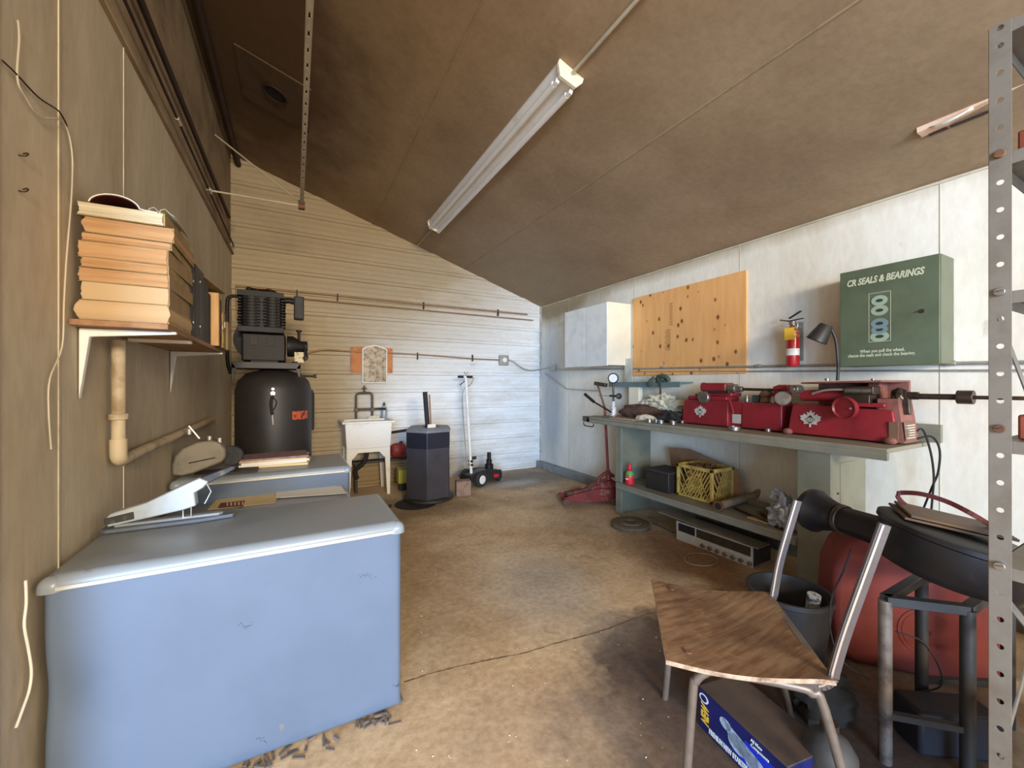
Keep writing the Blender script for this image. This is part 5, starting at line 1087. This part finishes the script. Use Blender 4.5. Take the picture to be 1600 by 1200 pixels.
for j in range(nv_): F += [(ix(0,0,j),ix(0,0,j+1),ix(1,0,j+1),ix(1,0,j)), (ix(0,nu,j),ix(1,nu,j),ix(1,nu,j+1),ix(0,nu,j+1))]
so = obj('seat', MB().add(V, F), wornwood, t, angle=50, recalc=False)
so.data.materials.append(mat('ply_edge', srgb(178,152,128), .8, sc=30, col2=srgb(110,86,68), bump=.2))
for p_ in so.data.polygons:
    if p_.index >= 2*nu*nv_: p_.material_index = 1
for u, v in ((.07,.06),(.07,Wc-.06)): obj('screw', MB().cyl(cc(u,v,.466), cc(u,v,.4695), .009, n=14), rust, t)
fm = mat('chair_frame_taupe', srgb(112,100,90), .4, .3, var=.12, sc=20, bump=.03)
for k, v in enumerate((.035, Wc-.035)):
    sgn = -1 if k == 0 else 1
    pts = [cc(.050,v+sgn*.02,0), cc(.078,v,.36), cc(.086,v,.40), cc(.11,v,.428), cc(.15,v,.439), cc(.34,v,.434), cc(.38,v,.422), cc(.41,v+sgn*.0,.385), cc(.50,v+sgn*.02,0)]
    obj('leg_frame', MB().tube(pts, .0125, 12, 4), fm, t)
    ph = .90 if k == 0 else .84; le = .075 if k == 0 else .05
    mbk = MB(); pk = [cc(.33,v,.440), cc(.40,v,.447), cc(.428,v,.47), cc(.435,v,.50), cc(.435+le*.4,v,.62), cc(.435+le*1.5,v,ph)]; pk = spline(pk, 4)
    for i in range(len(pk)-1): mbk.bar(pk[i], pk[i+1], .010, .026, fb)
    bp = obj('back_post', mbk, mat('post_dull', srgb(88,78,74), .4, .3, var=.1), t) if k == 0 else obj('back_post', mbk, bpy.data.materials['post_dull'], t)
    mbk = MB()
    for i in range(4, len(pk)-1): mbk.bar(pk[i]-fb*.006-lt*.006, pk[i+1]-fb*.006-lt*.006, .003, .005, fb)
    obj('highlight_edge', mbk, mat('highlight_chrome', srgb(235,235,240), .15, .9, var=.02, bump=0) if k == 0 else bpy.data.materials['highlight_chrome'], bp)  # bright strip painted as the highlight down each back post
obj('rear_crossbar', MB().bar(cc(.425,.035,.463), cc(.425,Wc-.035,.463), .022, .010), fm, t, bevel=.002)

# ---------------------------------------------------------------- starter carton
c0 = aZ(1092,1131,0); c1 = aZ(1168,1210,0)
dv = (c1-c0).normalized(); nv = Vector((-dv.y, dv.x, 0)); 
if nv.x < 0: nv = -nv
K = lambda u, v, z: c0 + dv*u + nv*v + Vector((0,0,z)); Lb, Wb, Hb = .34, .19, .145
t = thing('starter_carton', 'blue auto-parts carton reading new starter, on floor under chair', 'carton', c0)
obj('carton_body', MB().prism([K(0,0,.001),K(Lb,0,.001),K(Lb,Wb,.001),K(0,Wb,.001)], (0,0,Hb-.002)), navy, t, bevel=.002)
obj('top_flaps', MB().prism([K(0,0,Hb),K(Lb,0,Hb),K(Lb,Wb,Hb),K(0,Wb,Hb)], (0,0,.003)), cartonbrown, t, bevel=.001)
obj('bright_panel', MB().prism([K(.15,-.0012,.04),K(Lb,-.0012,.0),K(Lb,-.0012,.11),K(.20,-.0012,.11)], nv*.001), bblue, t)
text('new_lettering', 'NEW', .046, K(.046,-.0015,.028), (0,0,1), -dv, yprint, t, shear=.25, bold=.0015, stretch=.62)
text('starter_lettering', 'PREMIUM NEW STARTER', .026, K(.050,-.0015,.012), dv, (0,0,1), wprint, t, stretch=.55, bold=.0008)
text('small_lettering', 'All New\nComponents', .015, K(.22,-.0025,.125), dv, (0,0,1), wprint, t, stretch=.8)
def emb(u, z, r, x=-.0018): return [K(u+r*1.3*math.cos(R(a)), x, z+r*math.sin(R(a))) for a in range(0,360,20)]
e = obj('round_logo', MB().prism(emb(.025,.118,.016), nv*.0008), wprint, t); obj('logo_centre', MB().prism(emb(.025,.118,.011,-.0022), nv*.0004), navy, e)
mbp = MB().prism(emb(.12,.10,.018), nv*.0008).prism(emb(.17,.07,.030), nv*.0008).prism(emb(.235,.055,.030), nv*.0008).prism([K(.11,-.0018,.115),K(.24,-.0018,.085),K(.26,-.0018,.03),K(.14,-.0018,.06)], nv*.0008)
obj('starter_picture', mbp, mat('picture_grey', srgb(176,190,206), .5, sc=40, col2=srgb(110,130,150), bump=0), t)

# ---------------------------------------------------------------- black bucket with pipe in it, red tank, stand, black blower
t = thing('black_bucket', 'black open tub standing on floor behind the chair', 'bucket', (2.0,1.12,0))
bc = aZ(1232,918,.325); bc = Vector((bc.x, bc.y, 0)); t.location = bc
obj('bucket_wall', MB().lathe([(.02,.008),(.13,.01),(.165,.30),(.172,.305),(.172,.325),(.160,.325),(.155,.30),(.125,.02),(.02,.02)], bc, n=40), black, t)
o = obj('paper_tube', MB().cyl(bc+Vector((.03,-.06,.022)), bc+Vector((.01,-.10,.34)),.026, n=20), mat('smeared_pale_tube', srgb(176,176,170), .6, sc=30, col2=srgb(80,76,72), thr=(.48,.56), bump=.05)); tag(o, 'pale smeared tube standing in the black tub', 'tube')
# red tank
t = thing('red_tank', 'large red rounded tank behind the metal stand', 'tank', (2.1,.85,0))
e0, e1 = aD(1304,900,1.86), aD(1560,900,1.66)
dv = Vector((e1.x-e0.x, e1.y-e0.y, 0)).normalized(); nv = Vector((-dv.y, dv.x, 0)); 
if nv.y < 0: nv = -nv
W_ = (Vector((e1.x,e1.y,0))-Vector((e0.x,e0.y,0))).length
T = lambda u, v, z: Vector((e0.x, e0.y, 0)) + dv*u + nv*v + Vector((0,0,z))
prof2 = [(.06,.0),(.0,.06),(-.01,.25),(.0,.42),(.04,.53),(.10,.575),(.30,.555),(W_,.50),(W_+.05,.46),(W_+.05,.0)]
obj('tank_body', MB().prism([T(u,0,z) for u, z in prof2], nv*.22), tankred, t, bevel=.03, seg=4, angle=60)
obj('filler_neck', MB().cyl(T(.10,.08,.57), T(.10,.08,.63), .03), tankred, t, bevel=.005)
obj('recess', MB().lathe([(.01,0),(.09,.002),(.10,-.008),(.105,.0)], T(.33,-.003,.20), -nv, 28), tankred, t)
o = obj('loose_wire', MB().tube([aD(1330,855,1.60), aD(1318,890,1.58), aD(1300,930,1.58), aD(1297,980,1.58), aD(1315,1030,1.56), aD(1360,1060,1.55)], .003, 6, 6), blackdull); tag(o, 'thin dark wire looping down left side of red tank', 'wire')
o = obj('loose_wire', MB().tube([aD(1400,985,1.50), aD(1440,1000,1.5), aD(1465,1035,1.5), aD(1470,1070,1.5), aD(1430,1080,1.5)], .003, 6, 6), blackdull); tag(o, 'thin dark wire looping across front of red tank', 'wire')
# stand in front of the tank
t = thing('steel_stand', 'low dark steel stand frame between chair and shelving post', 'stand', aD(1440,1100,1.35))
s1, s2, s3, s4 = aD(1383,935,1.36), aD(1512,945,1.30), aD(1575,900,1.50), aD(1440,900,1.52)
zt_ = s1.z
leg = lambda p: Vector((p.x, p.y, 0))
legs_ = [(s1, mat('scuffed_leg', srgb(126,114,104), .45, .4, sc=14, col2=srgb(70,60,54), bump=.1)), (s2, black), (s3, black), (s4, black)]
for p, m_2 in legs_: obj('leg', MB().cyl(leg(p), Vector((p.x,p.y,zt_)), .019, n=14), m_2, t)
q = [Vector((p.x,p.y,zt_)) for p, _ in legs_]
mb = MB()
for i in range(4): mb.bar(q[i], q[(i+1)%4], .03, .03)
obj('top_frame', mb, black, t, bevel=.002)
for i in (0,2): a, b = q[i].copy(), q[(i+1)%4].copy(); a.z = b.z = .16; obj('lower_rung', MB().bar(a, b, .02, .02), black, t)
blk2 = mat('blower_black', srgb(26,23,24), .42, 0, var=.2, sc=9, bump=.08, wear=srgb(52,44,40), wthr=(.6,.75))
# black blower (flared pipe joined to wide drum)
t = thing('black_blower', 'black flared pipe joined to wide drum, propped above stand', 'blower', aD(1400,830,1.4))
b0, b1, b2, b3 = aD(1272,795,1.74), aD(1308,808,1.62), aD(1385,832,1.46), aD(1530,872,1.34)
ax = (b2-b0).normalized()
obj('flare', MB().lathe([(.070,-.012),(.088,-.010),(.090,.016),(.076,.034),(.062,.08),(.056,.11)], b0, ax, 32), blk2, t)
obj('mouth', MB().cyl(b0-ax*.0135, b0-ax*.011, .062), gasket, t)
obj('pipe', MB().cyl(b0+ax*.09, b2+ax*.03, .050, .056, n=28), blk2, t)
obj('pipe_band', MB().cyl(b0+ax*.115, b0+ax*.135, .058, n=28), dsteel, t, bevel=.002)
dx = (b3-b2).normalized(); up_ = Vector((0,0,1)); up_ = (up_-dx*up_.dot(dx)).normalized(); sd = dx.cross(up_)
dc = b2.lerp(b3,.66) + sd*.02 + up_*.005
obj('drum', MB().lathe([(.02,-.085),(.15,-.085),(.175,-.075),(.185,-.055),(.19,.045),(.198,.05),(.198,.065),(.185,.07),(.02,.075)], dc, up_*1.0+dx*.05, 56), blk2, t)
obj('duct', MB().cyl(b2, b2.lerp(b3,.35), .056, .075, n=28), blk2, t)
for i, lab in enumerate(('lower brown board lying on the black drum', 'upper thin brown board lying on the black drum')):
    p = b2.lerp(b3,.30+.06*i) + up_*(.088+.012*i); o = obj('thin_board', MB().prism([p-dx*.06-sd*.10, p+dx*.20-sd*.12, p+dx*.20+sd*.06, p-dx*.06+sd*.10], up_*.008), mat('varnished_board', srgb(96,70,44), .5, sc=8, bump=.05) if i == 0 else bpy.data.materials['varnished_board'], bevel=.001); tag(o, lab, 'board', 'boards on the black drum')
pts = [aD(*q_) for q_ in ((1436,800,1.5),(1412,785,1.5),(1402,772,1.5),(1408,768,1.5),(1440,770,1.45),(1480,782,1.4),(1520,802,1.35),(1556,824,1.35))]
mbk = MB(); pk = spline(pts, 5)
for i in range(len(pk)-1): mbk.bar(pk[i], pk[i+1], .003, .016, (0,0,1))
o = obj('steel_band', mbk, maroon); tag(o, 'springy dark red band arching over the black drum', 'band')
# dark clutter under the stand
o = obj('dark_case', MB().box((-.13,-.06,0),(.13,.06,.15), TRS(((s1.x+s2.x+s3.x+s4.x)/4,(s1.y+s2.y+s3.y+s4.y)/4,0), R(-35))), mat('mould_black', srgb(34,32,38), .6, bump=.1), bevel=.012); tag(o, 'dark case on the floor beneath steel stand', 'case')
o = obj('olive_bag', MB().blob((1.80,.80,.06),(.16,.09,.08),14,.3,2,n=20,flat=.001), mat('olive_canvas', srgb(44,38,32), .9, bump=.3)); tag(o, 'olive canvas bag on floor below the red tank', 'bag')
t = thing('oil_jug', 'dusty jug on floor at right of starter carton', 'jug', (1.42,.62,0))
jc = aD(1296,1150,1.24); obj('jug_body', MB().lathe([(.01,0),(.065,.003),(.07,.02),(.07,.15),(.05,.185),(.02,.20),(.02,.215)], (jc.x,jc.y,0), n=28), greybox, t)
obj('cap', MB().cyl((jc.x,jc.y,.215),(jc.x,jc.y,.235),.024), dsteel, t)

# ---------------------------------------------------------------- slotted angle shelving unit
def slotted(x, y, z0, z1, dirs, dx_=.040):
    """two perforated flanges meeting at (x, y)."""
    V = []; F = []
    pitch = .0632
    for (ux, uy) in dirs:
        z = z0
        while z < z1 - .001:
            zz2 = min(z+pitch, z1); h = zz2-z; cxh, czh = dx_*.5, z+h/2; r = .0062
            outer = [(0,z),(dx_/3,z),(2*dx_/3,z),(dx_,z),(dx_,z+h/3),(dx_,z+2*h/3),(dx_,zz2),(2*dx_/3,zz2),(dx_/3,zz2),(0,zz2),(0,z+2*h/3),(0,z+h/3)]
            n0 = len(V)
            for u, w2 in outer: V.append((x+ux*u, y+uy*u, w2))
            for k, (u, w2) in enumerate(outer):
                a = R(-135+30*k)
                V.append((x+ux*(cxh+r*math.cos(a)), y+uy*(cxh+r*math.cos(a)), czh+r*math.sin(a)))
            for k in range(12): F.append((n0+k, n0+(k+1)%12, n0+12+(k+1)%12, n0+12+k))
            z = zz2
    return MB().add(V, F)
px_, py_ = 1.438, .303
px2, py2 = 2.35, -.40
t = thing('shelving_unit', 'grey slotted-angle steel shelving unit at right picture edge', 'shelving', (1.5,0,0))
ZT = 2.105
for (x, y, ds) in ((px_,py_,((0,-1),(1,0))), (px2,py_,((-1,0),(0,-1))), (px_,py2,((1,0),(0,1))), (px2,py2,((-1,0),(0,1)))):
    mb = slotted(x, y, 0, ZT, ds, .034) if (x, y) == (px_, py_) else MB().box((min(x,x+ds[0][0]*.04),min(y,y+ds[1][1]*.003),0),(max(x,x+ds[0][0]*.04),max(y,y+ds[1][1]*.003),ZT)).box((min(x,x+ds[0][0]*.003),min(y,y+ds[1][1]*.04),0),(max(x,x+ds[0][0]*.003),max(y,y+ds[1][1]*.04),ZT))
    o = obj('post', mb, slot, t, smooth=False, recalc=True)
    if (x, y) == (px_, py_): md = o.modifiers.new('s','SOLIDIFY'); md.thickness = .0025; md.offset = 0
for z in (.851, 1.168, 1.484, 1.803):
    obj('bolt', MB().cyl((px_-.010,py_-.017,z),(px_+.006,py_-.017,z),.0095,n=14).bar((px_-.0115,py_-.010,z),(px_-.0115,py_-.024,z+.003),.002,.002), (rust if z in (1.168,1.803) else steel), t, bevel=.001)
shz = (.25,.851,1.14,1.484,1.803,ZT)
for z in shz:
    obj('shelf_panel', MB().box((px_+.006,py2+.006,z-.002),(px2-.006,py_-.006,z)).box((px_+.006,py_-.008,z-.028),(px2-.006,py_-.005,z)).box((px_+.004,py2+.006,z-.028),(px_+.007,py_-.006,z)), slot, t)
obj('cross_brace', MB().bar((px_+.04,py_+.003,1.47),(px2-.04,py_+.003,.86), .003, .022), slot, t)
obj('cross_brace', MB().bar((px_+.04,py_+.008,.80),(px2-.04,py_+.008,.28), .003, .022), slot, t)
obj('cross_brace', MB().bar((px_+.04,py_+.003,.30),(px2-.04,py_+.003,.84), .003, .022), slot, t)
# things on the shelves
o = obj('wooden_tray', MB().box((px_+.05,-.18,1.804),(px_+.70,.27,1.862)), mat('mahogany_box', srgb(132,66,44), .5, sc=8, bump=.05), bevel=.004); tag(o, 'red-brown wooden tray on the upper metal shelf', 'tray')
tc = Vector((1.62,.17,1.486))
t2 = thing('oil_tin', 'black and yellow round tin on the middle metal shelf', 'tin', tc)
obj('tin_body', MB().lathe([(.01,0),(.10,.002),(.10,.09),(.085,.12),(.04,.135),(.01,.137)], tc, n=32), mat('tin_brown', srgb(78,62,50), .45, var=.2, sc=16, bump=.03), t2)
obj('tin_shoulder', MB().lathe([(.1005,.085),(.086,.1205),(.041,.1355)], tc, n=32, open_=True), mat('tin_yellow', srgb(150,124,50), .4, bump=0), t2)
obj('tin_label', MB().lathe([(.1008,.02),(.1008,.07)], tc, n=32, open_=True), rust, t2)
t2 = thing('red_toolbox', 'red-brown metal toolbox below the dark flat case', 'toolbox', (1.80,.06,1.142))
obj('toolbox_body', MB().box((px_+.05,-.10,1.141),(px_+.6,.27,1.20)), mat('toolbox_red', srgb(150,72,52), .5, sc=8, bump=.04), t2, bevel=.005)
obj('latch', MB().box((px_+.044,.16,1.17),(px_+.051,.19,1.19)), dsteel, t2)
o = obj('dark_case', MB().box((px_+.06,-.10,1.2015),(px_+.6,.26,1.235)), mat('case_dark', srgb(84,64,52), .6, bump=.05), bevel=.012); tag(o, 'dark flat case on top of the red-brown toolbox', 'case')
o = obj('wood_plank', MB().box((px_+.05,-.1,.251),(px_+.62,.25,.36)), woodd, bevel=.004); tag(o, 'brown wooden block on lowest metal shelf', 'plank')
# objects seen past the shelving on the bench side
o = obj('wooden_crate', MB().box((2.65,-.35,0),(3.15,.30,.40)), woodd, bevel=.006); tag(o, 'low brown wooden crate on floor behind the shelving', 'crate')
